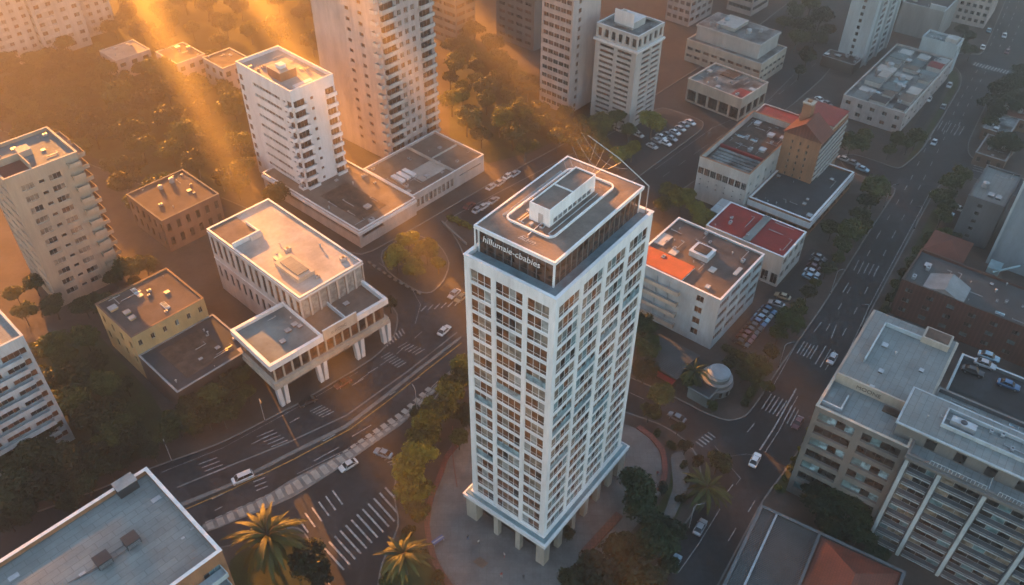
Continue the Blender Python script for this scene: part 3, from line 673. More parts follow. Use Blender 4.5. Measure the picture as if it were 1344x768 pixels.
# ---- podium
b = Bld('podium_building', 'low brown roofed shopping podium with white fascia in front of the two pale towers', 'commercial building', (471,303), (333,232), (538,256), g=(475,326), ph=.5, wall='pinkish', trim='white', az=R(90-41))
P1 = b
b.grid('L', 1, 2.9, 4.7, 1, cols=[(1, b.d-2)], hh=.9, nx=12, panes=('g_dark', 'g_brown'), fm='brown', sill=.05, t=.7)
b.grid('R', 1, 2.9, 4.7, 1, cols=[(1, 9)], hh=.9, nx=4, panes=('g_dark',), fm='brown', sill=.05, t=.7)
b.roof('rooftan'); 
mb = MB(); mb.box(-.5, -.5, 4.75, b.w, -.003, 5.6, 'white'); mb.box(-.5, -.003, 4.75, -.003, b.d, 5.6, 'white'); b.part('fascia', mb)
q = b.loc(460, 265, 5.5); b.box_part('roof_patch', 4, 4, b.h+.05, 14, 22, b.h+.11, 'dirtroof'); b.clutter(10, seed=21, kinds=('pipe', 'hatch', 'ac', 'vent'))
letters('ABABABOAI', 1.5, 'white2', b.root, (9.5, -.06, 1.2), (R(90), 0, 0), 'sign_lettering')
letters('nicess', .9, 'white2', b.root, (11, -.06, .15), (R(90), 0, 0), 'sign_lettering')
b.finish()
o2 = b.world(b.w+.05, 1.2, 0)
b = Bld('podium_extension', 'eastern stretch of the low podium with shop windows and pale roof patches', 'commercial building', None, None, None, org=o2, h=6.4, az=b.az, width=33, depth=22, ph=.9, wall='pinkish', trim='white')
b.w = max(20, b.loc(640, 205, 6.4)[0]); PE = b
b.grid('R', 9, .8, 4.6, 1, u0=1, u1=b.w*.56, ww=.7, hh=.75, nx=2, nz=2, panes=('g_taupe', 'g_brown'), fm='white2')
b.grid('R', 1, 2.6, 4.6, 1, cols=[(b.w*.64, b.w*.95)], hh=.25, nx=6, panes=('g_dark',), fm='white2')
b.roof('rooftan'); b.box_part('roof_patch', 8, 4, b.h+.05, 18, 11, b.h+.11, 'rooflight')
mb = MB(); mb.box(b.w*.58, .4, b.h, b.w*.58+.3, b.d-.4, b.h+1.0, 'white2'); mb.box(b.w*.58+1, b.d*.5, b.h, b.w-1, b.d*.5+.3, b.h+.6, 'white2'); b.part('roof_wall', mb)
for i in range(3): b.box_part('skylight', 3+i*2.3, 8, b.h+.05, 4.6+i*2.3, 13, b.h+.7, 'white')
b.clutter(8, seed=31, kinds=('pipe', 'hatch', 'ac')); b.finish()

# ---- hotel tower with white crown, top centre
b = Bld('hotel_tower', 'white ribbed tower with a windowed white crown and roof sign, top centre', 'hotel', (838,48), (784,24), (881,30), g=(822,172), ph=.8, wall='white2', trim='white', az=R(90-41), depth=16.5, width=15)
HT = b; zt = b.H-5.2
b.grid('L', 2, 1.5, zt-1, 14, u0=1.2, u1=b.d-1.2, ww=.8, hh=.5, nx=4, panes=('g_brown', 'g_dark'), fm='brown', t=.6)
b.grid('R', 2, 1.5, zt-1, 14, u0=3, u1=b.w-.6, ww=.8, hh=.5, nx=3, panes=('g_brown', 'g_dark'), fm='brown', t=.6)
b.grid('L', 6, zt+.6, b.h-.2, 1, ww=.6, hh=.8, nx=1, panes=('g_dark', 'g_brown'), fm='white', t=.5)
b.grid('R', 5, zt+.6, b.h-.2, 1, ww=.6, hh=.8, nx=1, panes=('g_dark', 'g_brown'), fm='white', t=.5)
b.roof('roofpatch'); mb = MB()
mb.box(-.7, -.7, zt-.5, b.w+.5, -.003, zt+.2, 'white'); mb.box(-.7, -.003, zt-.5, -.003, b.d+.5, zt+.2, 'white'); b.part('crown_ledge', mb)
b.box_part('plant_room', 4, 5, b.h, 11, 12, b.h+2.4, 'white2', cap='white'); q = MB(); q.box(3.6, 4.6, b.h+1, 3.8, 12.2, b.h+5.6, 'white')
for y in (5, 8.2, 11.6): q.box(3.85, y, b.h, 4.0, y+.2, b.h+4.5, 'metal')
b.part('sign_board', q); letters('Emaonsine', 1.5, 'brown', b.root, (1.2, 8, b.h+.9), (R(60), 0, R(-90)), 'sign_lettering'); b.finish()

# ---- dark banded and striped towers, top centre
b = Bld('striped_tower', 'tall hazy tower with close horizontal balcony stripes beside the hotel', 'apartment tower', (745,152), (712,134), (782,133), h=78, ground=True, ph=1, wall='pinkish', az=R(90-41))
b.grid('L', 5, 1, 76, 24, u0=.6, u1=b.d-.6, ww=.9, hh=.52, nx=2, panes=('g_brown', 'g_dark'), fm='white2')
b.grid('R', 1, 1, 76, 24, cols=[(b.w*.2, b.w*.3)], hh=.5, nx=1, panes=('g_brown',), fm='pinkish')
b.roof('roofgrey'); b.finish()
b = Bld('brown_tower', 'dark hazy slab tower left of the striped tower', 'apartment tower', (700,68), (650,50), (722,56), h=60, ground=True, ph=1, wall='taupe', az=R(90-41))
b.grid('L', 4, 1, 58, 18, u0=.8, u1=b.d-.8, ww=.7, hh=.42, nx=2, panes=('g_brown', 'g_dark'), fm='brown'); b.roof('roofgrey'); b.finish()
b = Bld('far_banded_block', 'hazy banded block half hidden behind the very tall balcony tower', 'apartment tower', (600,62), (560,52), (623,50), h=50, ground=True, ph=1, wall='taupe', az=R(90-41))
b.grid('L', 2, 1, 48, 14, ww=.85, hh=.45, nx=4, panes=('g_brown', 'g_dark'), fm='brown'); b.grid('R', 2, 1, 48, 14, ww=.85, hh=.45, nx=4, panes=('g_brown', 'g_dark'), fm='brown'); b.roof('roofgrey'); b.finish()
b = Bld('office_block', 'hazy office block behind the hotel tower, near the top edge', 'office building', (903,36), (878,24), (930,18), h=22, ground=True, ph=.8, wall='pinkish', az=R(90-41))
b.grid('L', 4, 1, 21, 6, ww=.7, hh=.5, nx=1, panes=('g_brown',), fm='white2'); b.grid('R', 4, 1, 21, 6, ww=.7, hh=.5, nx=1, panes=('g_brown',), fm='white2'); b.roof('roofgrey'); b.finish()
b = Bld('banded_office_block', 'pale banded block at the top edge behind the three-tier building', 'office building', (985,22), (958,10), (1012,10), h=13, ground=True, ph=.8, wall='pinkish', az=R(90-41))
b.grid('L', 1, 1, 12, 3, ww=.9, hh=.45, nx=6, panes=('g_dark',), fm='white2'); b.grid('R', 1, 1, 12, 3, ww=.9, hh=.45, nx=6, panes=('g_dark',), fm='white2'); b.roof('roofpatch'); b.finish()

# ---- three tier building and the low flat building in front
b = Bld('tiered_building', 'three-tier building with stained pale flat roofs right of the hotel tower', 'civic building', (1000,84), (900,52), (1040,64), g=(1000,114), ph=.5, wall='cream', trim='white2', az=R(90-41))
b.grid('L', 9, 1, b.h-1.6, 2, ww=.7, hh=.42, nx=2, panes=('g_dark', 'g_brown'), fm='cream'); b.grid('R', 6, 1, b.h-1.6, 2, ww=.7, hh=.42, nx=2, panes=('g_dark',), fm='cream'); b.roof('roofpatch')
up1 = MB(); up1.box(3, 3.5, b.h, b.w-1.5, b.d-2, b.h+5.2, 'white2'); b.part('upper_storey', up1)
up1 = MB(); up1.box(2.6, 3.1, b.h+5.2, b.w-1.1, b.d-1.6, b.h+5.9, 'white2'); b.part('upper_fascia', up1)
up1 = MB(); up1.box(3, 3.5, b.h+5.9, b.w-1.6, b.d-2, b.h+5.96, 'roofpatch'); b.part('upper_roof', up1); b.clutter(8, 5, b.w-4, 6, b.d-5, z=b.h+5.96, seed=41, big=1.3)
b.box_part('roof_slab', 6, b.d*.5, b.h+5.96, b.w-3, b.d*.5+8, b.h+7.2, 'rooflight', cap='white2')
b.finish()
b = Bld('low_pillared_building', 'low flat building with stained roof and red roof corner, on pillars beside the avenue', 'commercial building', (974,130), (896,108), (1007,107), g=(971,160), ph=.7, wall='cream', trim='white2', az=R(90-43))
b.grid('L', 5, .2, 5.2, 1, ww=.86, hh=.9, nx=3, panes=('g_dark',), fm='brown', sill=.02, t=1.0); b.grid('R', 4, .2, 5.2, 1, ww=.8, hh=.8, nx=3, panes=('g_dark',), fm='brown', t=.6); b.roof('roofpatch')
b.box_part('red_roof_corner', .6, .6, b.h+.05, 7, 5, b.h+.5, 'redroof'); b.clutter(6, seed=43, big=1.2)
x, y = b.loc(960, 98, b.h); b.box_part('roof_debris', x-3, y-3, b.h+.05, x+3, y+3, b.h+.3, 'dirtroof'); b.finish()

# ---- slim white tower leaning out of the top edge
b = Bld('slim_white_tower', 'slim cool white tower with one central line of dark windows, cut by the top edge', 'apartment tower', (1128,90), (1095,81), (1161,58), h=70, ground=True, ph=1, wall='coolwhite', az=R(90-40))
b.grid('L', 1, 1, 68, 26, cols=[(b.d*.42, b.d*.55)], hh=.55, nx=1, panes=('g_dark', 'g_brown'), fm='coolwhite')
b.grid('R', 1, 1, 68, 26, cols=[(b.w*.25, b.w*.4)], hh=.7, nx=2, panes=('g_dark', 'g_brown'), fm='coolwhite'); b.grid('R', 1, 1, 68, 26, cols=[(b.w*.62, b.w*.78)], hh=.7, nx=2, panes=('g_dark',), fm='coolwhite')
mb = MB()
for u in (.12, .48, .85): mb.box(b.w*u, -.9, .2, b.w*u+.5, -.003, 69, 'coolwhite')
b.part('fin', mb); b.roof('roofgrey'); b.finish()
o2 = b.world(-3, -5, 0)
b = Bld('dark_base_building', 'low dark cluttered base at the foot of the slim white tower', 'building', None, None, None, org=b.world(-7.5, 0, 0), h=4.2, az=b.az, width=7.3, depth=13, ph=.4, wall='darkbrown', trim='grey'); b.roof('dirtroof'); b.clutter(6, seed=52); b.finish()

# ---- long cluttered roof building
b = Bld('cluttered_roof_building', 'long pale building with patched, cluttered roof right of the slim tower', 'building', (1188,149), (1104,128), (1240,74), g=(1184,178), ph=.8, wall='pinkish', trim='white2', az=R(90-38))
b.grid('L', 5, .5, b.h, 2, ww=.4, hh=.42, nx=2, panes=('g_dark', 'g_brown'), fm='white2'); b.grid('R', 9, .5, b.h, 2, ww=.35, hh=.4, nx=2, panes=('g_dark',), fm='white2'); b.roof('roofpatch')
r9 = random.Random(9); mats9 = ['roofcool', 'rooflight', 'rooftan', 'roofpatch', 'redroof', 'roofdark', 'roofcool', 'teal', 'roofcool', 'white2']
for i in range(8):
    for j in range(3):
        x, y = 1+(b.w-3)*i/8, .8+(b.d-2)*j/3; hh = r9.uniform(.4, 2.0); m_ = r9.choice(mats9)
        q = MB(); w1, d1 = (b.w-3)/8*r9.uniform(.5, .92), (b.d-2)/3*r9.uniform(.5, .92); q.box(x, y, b.h+.05, x+w1, y+d1, b.h+hh, 'white2'); q.box(x-.1, y-.1, b.h+hh, x+w1+.1, y+d1+.1, b.h+hh+.12, m_); b.part('roof_shed', q)
b.clutter(26, seed=61, z=b.h+.4, big=1.3); b.finish(); LC = b
b = Bld('stair_block', 'pale broken-edged block closing the far end of the cluttered roof building', 'building', None, None, None, org=LC.world(LC.w+.2, .5, 0), h=LC.H+5, az=LC.az, width=8, depth=LC.d*.6, ph=.8, wall='coolwhite'); b.grid('R', 2, 6, 12, 1, ww=.5, hh=.5, nx=2, panes=('g_teal',), fm='white2'); b.roof('roofcool'); b.box_part('roof_frame', 1, 1, b.h, 5, 5, b.h+2.2, 'white2'); b.clutter(4, seed=63); b.finish()
b = Bld('grey_box_building', 'plain grey box building with white edge strip behind the stair block', 'building', (1226,56), (1172,42), (1242,34), h=13, ground=True, ph=.7, wall='grey', trim='coolwhite', az=R(90-38)); b.roof('roofdark'); b.box_part('end_wall', .02, .02, b.h, .9, 6, b.h+2.4, 'coolwhite'); b.clutter(4, seed=64); b.finish()
b = Bld('far_grid_block', 'dim block with a grid of windows at the top right, beside the avenue', 'apartment building', (1290,38), (1250,22), (1308,14), h=20, ground=True, ph=.8, wall='pinkish', az=R(90-34))
b.grid('L', 6, 1, 19, 6, ww=.6, hh=.5, nx=1, panes=('g_dark',), fm='grey'); b.grid('R', 5, 1, 19, 6, ww=.5, hh=.5, nx=1, panes=('g_dark',), fm='grey'); b.roof('redtile'); b.finish()

# ---- white workshop block and orange gabled house on a dark deck
b = Bld('deck_building', 'low building with dark flat deck, white rim and orange band under the gabled house', 'commercial building', (1064,290), (980,262), (1116,224), h=6.2, ph=.7, wall='orange', trim='white', az=R(90-38))
DK = b; b.grid('R', 6, .3, 3.4, 1, ww=.8, hh=.7, nx=2, panes=('g_dark',), fm='orange'); b.grid('L', 6, .3, 3.4, 1, ww=.8, hh=.7, nx=2, panes=('g_dark',), fm='orange'); b.roof('roofdark', pt=.5)
mb = MB(); mb.box(-.25, -.25, 3.6, b.w+.2, -.003, 5.4, 'white'); mb.box(-.25, -.003, 3.6, -.003, b.d+.2, 5.4, 'white'); b.part('fascia', mb); b.clutter(6, seed=71, x1=6, kinds=('vent', 'pipe', 'hatch')); b.finish()
b = Bld('recessed_roof_block', 'white three-storey block with sunken rusty roof court, left of the orange gabled house', 'building', (984,229), (918,205), (1048,165), g=(988,288), ph=2.2, wall='white2', trim='orange', az=R(90-38))
b.grid('L', 8, b.h-4.2, b.h-1.0, 1, ww=.86, hh=.75, nx=3, panes=('g_brown', 'g_dark'), fm='white2'); b.grid('L', 6, b.h-8.2, b.h-4.6, 2, ww=.2, hh=.3, nx=1, panes=('g_dark',), fm='white2')
b.grid('R', 7, 2, b.h-1, 3, ww=.3, hh=.4, nx=2, panes=('g_dark', 'g_teal'), fm='white2'); b.roof('dirtroof')
for i in range(6): q = MB(); q.box(1+i*1.6, 1, b.h+.1, 2.2+i*1.6, b.d-1.5, b.h+r9.uniform(.5, 1.1), 'roofpatch'); b.part('roof_sheet', q)
q = MB(); q.box(11.2, 1, b.h+.05, 11.9, b.d-1, b.h+1.3, 'redroof'); b.part('roof_ridge', q); b.clutter(16, 13, b.w-2, seed=73, big=1.1, kinds=('ac', 'pipe', 'hatch', 'sky')); b.finish(); RB = b
b = Bld('gabled_house', 'tall orange gabled building with square chimney and slanted sunshades on its side', 'building', (1078,188), (1030,172), (1107,150), g=(1060,262), ph=.0, wall='orange', az=R(90-38))
b.grid('L', 3, 5, b.h-1.5, 6, u0=b.d*.2, u1=b.d*.85, ww=.26, hh=.5, nx=1, panes=('g_dark',), fm='cream'); b.grid('R', 1, 5, b.h-1, 1, cols=[(.8, b.w-.8)], hh=.97, nx=8, nz=5, panes=('g_dark',), fm='darkbrown', sill=.02, t=.8)
q = MB()
for i in range(7):
    z = 4.5+i*(b.h-6)/7; x0_ = .3; x1_ = b.w-.3
    q.add([(x0_, -.35, z), (x1_, -.35, z+1.6), (x1_, -.35, z+2.3), (x0_, -.35, z+.7), (x0_, -.003, z), (x1_, -.003, z+1.6), (x1_, -.003, z+2.3), (x0_, -.003, z+.7)], [(0,1,2,3), (3,2,6,7), (4,5,1,0), (5,6,2,1), (7,4,0,3)], 'white2')
b.part('sunshade', q)
gy = b.d/2; rh = 4.2; q = MB()
q.add([(0, 0, b.h), (0, b.d, b.h), (0, gy, b.h+rh), (.4, 0, b.h), (.4, b.d, b.h), (.4, gy, b.h+rh)], [(0,2,1), (3,4,5), (0,3,5,2), (1,2,5,4)], 'orange'); b.part('gable', q)
q = MB(); ww = min(b.w*.42, 9)
q.add([(-.3, -.4, b.h-.1), (ww, -.4, b.h-.1), (ww, gy, b.h+rh+.25), (-.3, gy, b.h+rh+.25), (-.3, b.d+.4, b.h-.1), (ww, b.d+.4, b.h-.1)], [(0,1,2,3), (3,2,5,4), (1,5,2), (0,3,4)], 'redtile'); b.part('roof', q, label='hipped terracotta roof')
q = MB(); q.box(ww, 0.3, b.h, b.w-.3, b.d-.3, b.h+1.4, 'cream'); q.box(ww, .1, b.h+1.4, b.w, b.d, b.h+1.6, 'redroof'); b.part('roof', q, label='flat red roof')
q = MB(); cx, cy = ww*.8, b.d-3; q.box(cx-1.4, cy-1.4, b.h, cx+1.4, cy+1.4, b.h+7.4, 'orange'); q.box(cx-1.6, cy-1.6, b.h+7.4, cx+1.6, cy+1.6, b.h+7.8, 'cream'); q.box(cx-.6, cy-.6, b.h+7.8, cx+.6, cy+.6, b.h+8.4, 'orange'); b.part('chimney', q)
b.finish()
b = Bld('red_metal_roof_hall', 'hall with bright red metal roof behind the sunken roof court', 'building', (1010,165), (987,150), (1062,152), h=11, ph=.3, wall='cream', trim='white2', az=RB.az, org=RB.world(RB.w+.2, 0, 0), width=14, depth=RB.d+2); b.roof('redroof'); b.finish()

# ---- two red roofed sheds and a white canopy
b = Bld('red_roof_shop', 'low shop with red roof, broken by a pale gutter, beside the small five-car park', 'shop', (1029,338), (954,299), (1058,304), g=(1020,378), ph=.2, wall='white2', trim='white', az=R(90-38), depth=23)
b.grid('R', 4, 1, b.h, 2, ww=.7, hh=.5, nx=2, panes=('g_dark',), fm='white2'); b.grid('L', 3, .3, b.h*.45, 1, u0=0, u1=8, ww=.7, hh=.8, nx=2, panes=('g_dark',), fm='white2')
b.roof('redroof'); b.box_part('roof_gutter', .4, 10.2, b.h+.05, b.w-.4, 12.3, b.h+.45, 'roofcool', label='pale gutter strip between the two red roof halves'); b.clutter(3, seed=83, big=.9)
letters('ID', 1.6, 'paint', b.root, (-.05, 3.5, 1.2), (R(90), 0, R(-90)), 'sign_lettering'); b.finish(); RS = b
b = Bld('flat_canopy', 'pale flat canopy between the yellow-lit trees and the red roof', 'canopy', (965,289), (931,276), (985,275), h=5.5, ph=.0, wall='coolwhite', az=R(90-38))
q = MB(); q.box(0, 0, 5.2, b.w, b.d, 5.5, 'coolwhite'); q.box(b.w*.5, 0, 5.5, b.w*.5+.12, b.d, 5.56, 'grey'); b.part('roof', q)
for x in (.3, b.w-.5):
    for y in (.3, b.d-.5): q = MB(); q.box(x, y, .1, x+.2, y+.2, 5.2, 'metal'); b.part('post', q)

# ---- white mid-rise right of the tower
b = Bld('midrise_block', 'white five-storey block with brown roof and red roof panel, right behind the white tower', 'office building', (946,394), (850,345), (1003,333), g=(935,460), ph=.6, wall='coolwhite', trim='white', az=R(90-38.7))
b.d = 25
b.grid('R', 4, 1.5, b.h-.3, 4, ww=.86, hh=.55, nx=4, panes=('g_dark', 'g_brown'), fm='white2'); b.grid('L', 1, 1.5, b.h-.3, 4, cols=[(4.2, 6.2)], hh=.55, nx=2, panes=('g_dark', 'g_brown'), fm='white2')
b.grid('L', 4, 1.5, b.h-.3, 4, u0=10.5, u1=24.5, ww=.9, hh=.62, nx=2, panes=('g_brown', 'g_dark'), fm='brown', t=.6)
b.balconies('L', [(10.5, 24.6)], [2+ (b.h-1.8)/4*i for i in range(4)], 1.2, 'cream'); b.roof('roofbrown')
q = MB(); x0_, y0_ = b.loc(903, 375, b.h+.5); q.box(.5, 11, b.h+.05, 7.0, b.d-.6, b.h+.6, 'white'); q.box(.45, 10.9, b.h+.6, 7.1, b.d-.55, b.h+.7, 'redroof'); b.part('red_roof_panel', q)
cx, cy = b.loc(922, 331, b.h+1); b.box_part('plant_room', cx-2.2, cy-2.6, b.h, cx+2.2, cy+2.6, b.h+1.6, 'coolwhite', cap='white'); b.box_part('plant_debris', cx-1.5, cy-1.8, b.h+1.73, cx+1.5, cy+1.8, b.h+2.1, 'dirtroof')
for (px, py, sx, sy) in ((935, 355, 1.0, .8), (968, 357, 1.7, .5), (870, 315, 2.5, 1.5), (884, 332, 1.2, 1.0)): x, y = b.loc(px, py, b.h); b.box_part('skylight', x-sx, y-sy, b.h+.05, x+sx, y+sy, b.h+.35, 'white2')
b.clutter(9, seed=91, big=.8, kinds=('pipe', 'hatch', 'vent', 'ac')); b.finish(); MR = b

# ---- kiosk with round tower and barrel shed
b = Bld('barrel_shed', 'brown shed with ribbed curved roof between the tower and the round kiosk', 'shed', (888,494), (842,462), (916,462), h=4.2, ph=0, wall='darkbrown', az=R(90-40))
q = MB(); q.box(0, 0, .1, b.w, b.d, 3.4, 'darkbrown'); b.part('wall', q)
q = MB(); n = 10; pr_ = []
for i in range(n+1): u = i/n; pr_.append((u*b.w*1.02-.1, 3.4+1.3*math.sin(PI*u)))
vs = [(x, -.4, z) for x, z in pr_]+[(x, b.d+.4, z) for x, z in pr_]
q.add(vs, [(i, i+1, n+2+i, n+1+i) for i in range(n)]+[tuple(range(n+1)), tuple(range(2*n+1, n, -1))], 'slateroof'); b.part('roof', q)
q = MB(); q.box(-1.6, 0, 2.6, -.02, b.d*.8, 2.75, 'redroof'); b.part('awning', q)
for i in range(5): q = MB(); q.box(-.05, 1+i*2, .5, -.01, 2.2+i*2, 2.3, 'g_dark'); b.part('window', q)
t = thing('round_kiosk', 'grey round kiosk with shallow domed cap and ring mouldings behind the palm', 'kiosk', at(938, 509, 0)+Vector((0, 0, .1)), R(50))
q = MB()
for (r0, r1, za, zb) in ((3.7, 3.7, 0, 2.2), (3.4, 3.4, 2.5, 3.6), (2.9, 2.9, 3.9, 4.9)): q.cyl((0, 0), r0, r1, za, zb, 'roofcool', 32)
q.build('drum', t); q = MB(); q.cyl((0, 0), 4.0, 4.0, 2.2, 2.5, 'grey', 32); q.cyl((0, 0), 3.65, 3.65, 3.6, 3.9, 'grey', 32); q.build('ring_moulding', t)
q = MB(); 
for i in range(5): a0, a1 = i*18, (i+1)*18; q.cyl((.6, 0), 2.7*math.cos(R(a0))*.99, 2.7*math.cos(R(a1))*.99+.01, 4.9+.6*math.sin(R(a0)), 4.9+.6*math.sin(R(a1)), 'bluegrey', 32)
q.build('dome', t); q = MB(); q.box(-7, -2, 0, -2.6, 3.5, 3.2, 'roofcool'); q.box(-7.2, -2.2, 3.2, -2.6, 3.7, 3.4, 'roofcool'); q.box(-6.8, -1.8, 3.4, -3, 3.3, 3.45, 'roofdark'); q.build('side_wing', t)
for i in range(7): q = MB(); a = R(-160+i*28); q.cyl((3.5*math.cos(a), 3.5*math.sin(a)), .4, .4, .5, 1.9, 'g_dark', 8); q.build('window', t)

# ---- brick building, right
b = Bld('brick_building', 'dark red brick building with weathered metal roof and small gable beside the avenue', 'building', None, None, None, org=at(1184, 366, 11.5)+Vector((-math.sin(R(53))*-46, math.cos(R(53))*-46, -11.5)), h=11.5, az=R(90-37), width=22, depth=46, ph=.8, wall='brick', trim='darkbrown')
b.w = max(12, b.loc(1204, 324, 11.5)[0]); 
b.grid('L', 9, .8, b.h-.4, 3, ww=.36, hh=.42, nx=3, panes=('g_dark', 'g_teal'), fm='taupe'); b.grid('N', 4, .8, b.h-.4, 3, ww=.36, hh=.42, nx=2, panes=('g_dark',), fm='taupe'); b.roof('slateroof')
q = MB(); y0_ = b.d-15; q.add([(.4, y0_, b.h+.05), (.4, y0_+10, b.h+.05), (.4, y0_+5, b.h+2.2), (8, y0_, b.h+.05), (8, y0_+10, b.h+.05), (8, y0_+5, b.h+2.2)], [(0,2,1), (3,4,5), (0,3,5,2), (1,2,5,4)], 'grey'); b.part('gable_roof', q)
q = MB(); x, y = b.loc(1305, 352, b.h+1); q.box(x-2, y-1.5, b.h, x+2, y+1.5, b.h+2, 'teal'); q.tube([(x-3, y, b.h+1.6), (x+4, y-5, b.h+1.6)], .3, 'teal'); b.part('water_tank', q)
b.clutter(12, seed=101, y0=2, y1=b.d-17, big=1.1, kinds=('ac', 'pipe', 'sky', 'vent')); b.clutter(3, seed=102, y0=b.d-4, kinds=('ac', 'hatch')); b.finish(); BB = b
b = Bld('red_hip_roof_house', 'small house with faded red hipped roof behind the brick building', 'house', (1262,344), (1214,326), (1282,322), h=6, ph=0, wall='brick', az=R(90-37))
def hip(b, ov=.4, rise=2.4, mat='redtile', name='roof', z=None):
    z = b.h if z is None else z; q = MB(); w, d = b.w+ov, b.d+ov; o = -ov
    if d > w: k = (w-o)/2; r1, r2 = (o+k, o+k, z+rise), (o+k, d-k, z+rise)
    else: k = (d-o)/2; r1, r2 = (o+k, o+k, z+rise), (w-k, o+k, z+rise)
    vs = [(o, o, z), (w, o, z), (w, d, z), (o, d, z), r1, r2]
    if d > w: fs = [(0,1,4), (1,2,5,4), (2,3,5), (3,0,4,5)]
    else: fs = [(0,1,5,4), (1,2,5), (2,3,4,5), (3,0,4)]
    q.add(vs, fs+[(3,2,1,0)], mat); b.part(name, q)
b.grid('R', 3, 1, 5.5, 1, ww=.3, hh=.5, nx=1, panes=('g_dark',), fm='white2'); b.grid('L', 3, 1, 5.5, 1, ww=.3, hh=.5, nx=1, panes=('g_dark',), fm='white2'); hip(b); b.finish()
# ---- grey towers, right edge
b = Bld('blue_grey_tower', 'plain blue-grey tower with pale vertical corner strip, cut by the right edge', 'apartment tower', None, None, None, org=at(1294, 345, 0)+Vector((math.sin(R(53))*24, -math.cos(R(53))*24, 0)), h=46, az=R(90-37), width=18, depth=24, ph=1, wall='bluegrey')
b.grid('L', 2, 2, 44, 12, u0=3, u1=12, ww=.2, hh=.3, nx=1, panes=('g_dark',), fm='grey'); q = MB(); q.box(-.35, b.d-.5, .2, b.w*.5, b.d+.15, b.h, 'coolwhite'); b.part('corner_strip', q); b.roof('roofgrey'); b.finish(); GT = b
b = Bld('grey_side_block', 'dark grey block with one column of small windows left of the blue-grey tower', 'apartment building', None, None, None, org=at(1292, 328, 0), h=15, az=R(90-37), width=20, depth=9.5, ph=.6, wall='darkgrey')
b.grid('L', 1, 1, 14, 5, cols=[(5, 6.4)], hh=.45, nx=1, panes=('g_dark',), fm='grey'); b.roof('roofgrey'); b.clutter(4, seed=111); b.finish()
for i, (F_, L_, R2_, lb, rm) in enumerate((((1320,212),(1282,198),(1344,190),'low dark roofed shed below the round tree at the right edge','dirtroof'), ((1325,178),(1290,168),(1344,158),'small house with patched red and teal roof near the right edge','roofpatch'), ((1350,160),(1312,148),(1372,132),'small house with rusty red roof at the right edge under the trees','redtile'))):
    b = Bld('small_house', lb, 'house', F_, L_, R2_, h=4.5, ph=.3, wall='brown', trim='grey', az=R(90-37)); b.grid('L', 3, .5, 4, 1, ww=.4, hh=.5, nx=1, panes=('g_dark',), fm='grey'); b.roof(rm); b.clutter(4, seed=120+i); b.finish()

# ---- big complex, bottom right
Lz = 27
Lc = at(1071, 532, Lz); az = R(90-35.6); xd = Vector((math.cos(az), math.sin(az), 0)); yd = Vector((-math.sin(az), math.cos(az), 0))
D1 = 17.6
b = Bld('stepped_office_block', 'beige block with stepped grey terraces and open floors beside the avenue', 'office building', None, None, None, org=Lc-yd*D1-Vector((0, 0, Lz)), h=Lz, az=az, width=24.3, depth=D1, ph=1.0, wall='taupe', trim='cream')
b.w = b.loc(1146, 406, Lz)[0]
b.grid('L', 2, 1, 26.0, 7, cols=[(1.0, 8.2), (9.6, 16.6)], hh=.66, nx=4, panes=('g_dark', 'g_dark', 'g_teal', 'g_dark', 'g_sky'), fm='darkgrey', t=.7, sill=.24, nvar=6)
b.grid('N', 4, 1, 26, 7, ww=.5, hh=.5, nx=2, panes=('g_dark',), fm='darkgrey')
b.roof('roofgrey', pt=.45)
q = MB(); zz = b.h
x1_, y1_ = b.loc(1103, 500, Lz)
q.box(9.3, .4, zz, 9.7, b.d-.46, zz+2.4, 'cream'); b.part('roof_wall', q)
q = MB(); q.box(9.72, .46, zz+.05, b.w-.46, b.d-.46, zz+1.5, 'roofgrey'); b.part('upper_terrace', q)
q = MB(); q.box(b.w-4.4, 2.0, zz+1.5, b.w-4.1, b.d-3.4, zz+2.4, 'coolwhite'); q.box(12+4.5, b.d-3.7, zz+1.5, b.w-4.1, b.d-3.4, zz+2.4, 'coolwhite'); b.part('terrace_wall', q)
q = MB(); q.box(b.w-4.9, 1.2, zz+1.5, b.w-1, 6.6, zz+3.0, 'cream'); q.box(b.w-4.5, 1.6, zz+3.0, b.w-1.4, 6.2, zz+3.1, 'dirtroof'); b.part('plant_room', q)
q = MB(); q.box(2.0, b.d-4, zz, 2.3, b.d-.5, zz+.9, 'coolwhite'); q.box(2, b.d-4.3, zz, 6.5, b.d-4, zz+.8, 'coolwhite'); b.part('terrace_wall', q)
q = MB(); q.box(7, 4, zz+.05, 8.6, 7, zz+.4, 'dirtroof'); b.part('planter', q)
letters('MOONE', 1.3, 'darkbrown', b.root, (9.27, b.d-7, zz+.7), (R(90), 0, R(-90)), 'sign_lettering')
b.clutter(5, 10, b.w-6, 3, b.d-5, z=zz+1.5, seed=131, kinds=('hatch', 'vent'), big=.7); b.finish(); SO = b
D2 = 46
b = Bld('white_grid_block', 'large block with bold white piers, balcony floors and roof terraces filling the bottom right corner', 'office building', None, None, None, org=SO.world(-1.4, -D2-.02, 0), h=27, az=az, width=20.5, depth=D2, ph=1.0, wall='darkgrey', trim='taupe')
cols_ = []; u = b.d; bays = [4.6, 6.6, 8.4, 5.6, 7.0, 7.0]; y_ = b.d-1.1
piers = [b.d-.55]
for w1 in bays:
    if y_-w1 < .5: break
    cols_.append((y_-w1, y_)); y_ -= w1+1.1; piers.append(y_+.55)
b.grid('L', 0, .5, 25.6, 8, cols=cols_, hh=.7, nx=[3, 3, 4, 3, 3, 3], panes=('g_dark', 'g_dark', 'g_teal', 'g_taupe'), fm='metal', t=1.1, sill=.22)
for y in piers: q = MB(); q.box(-.45, y-.34, .1, -.003, y+.34, 25.9, 'coolwhite'); b.part('pier', q)
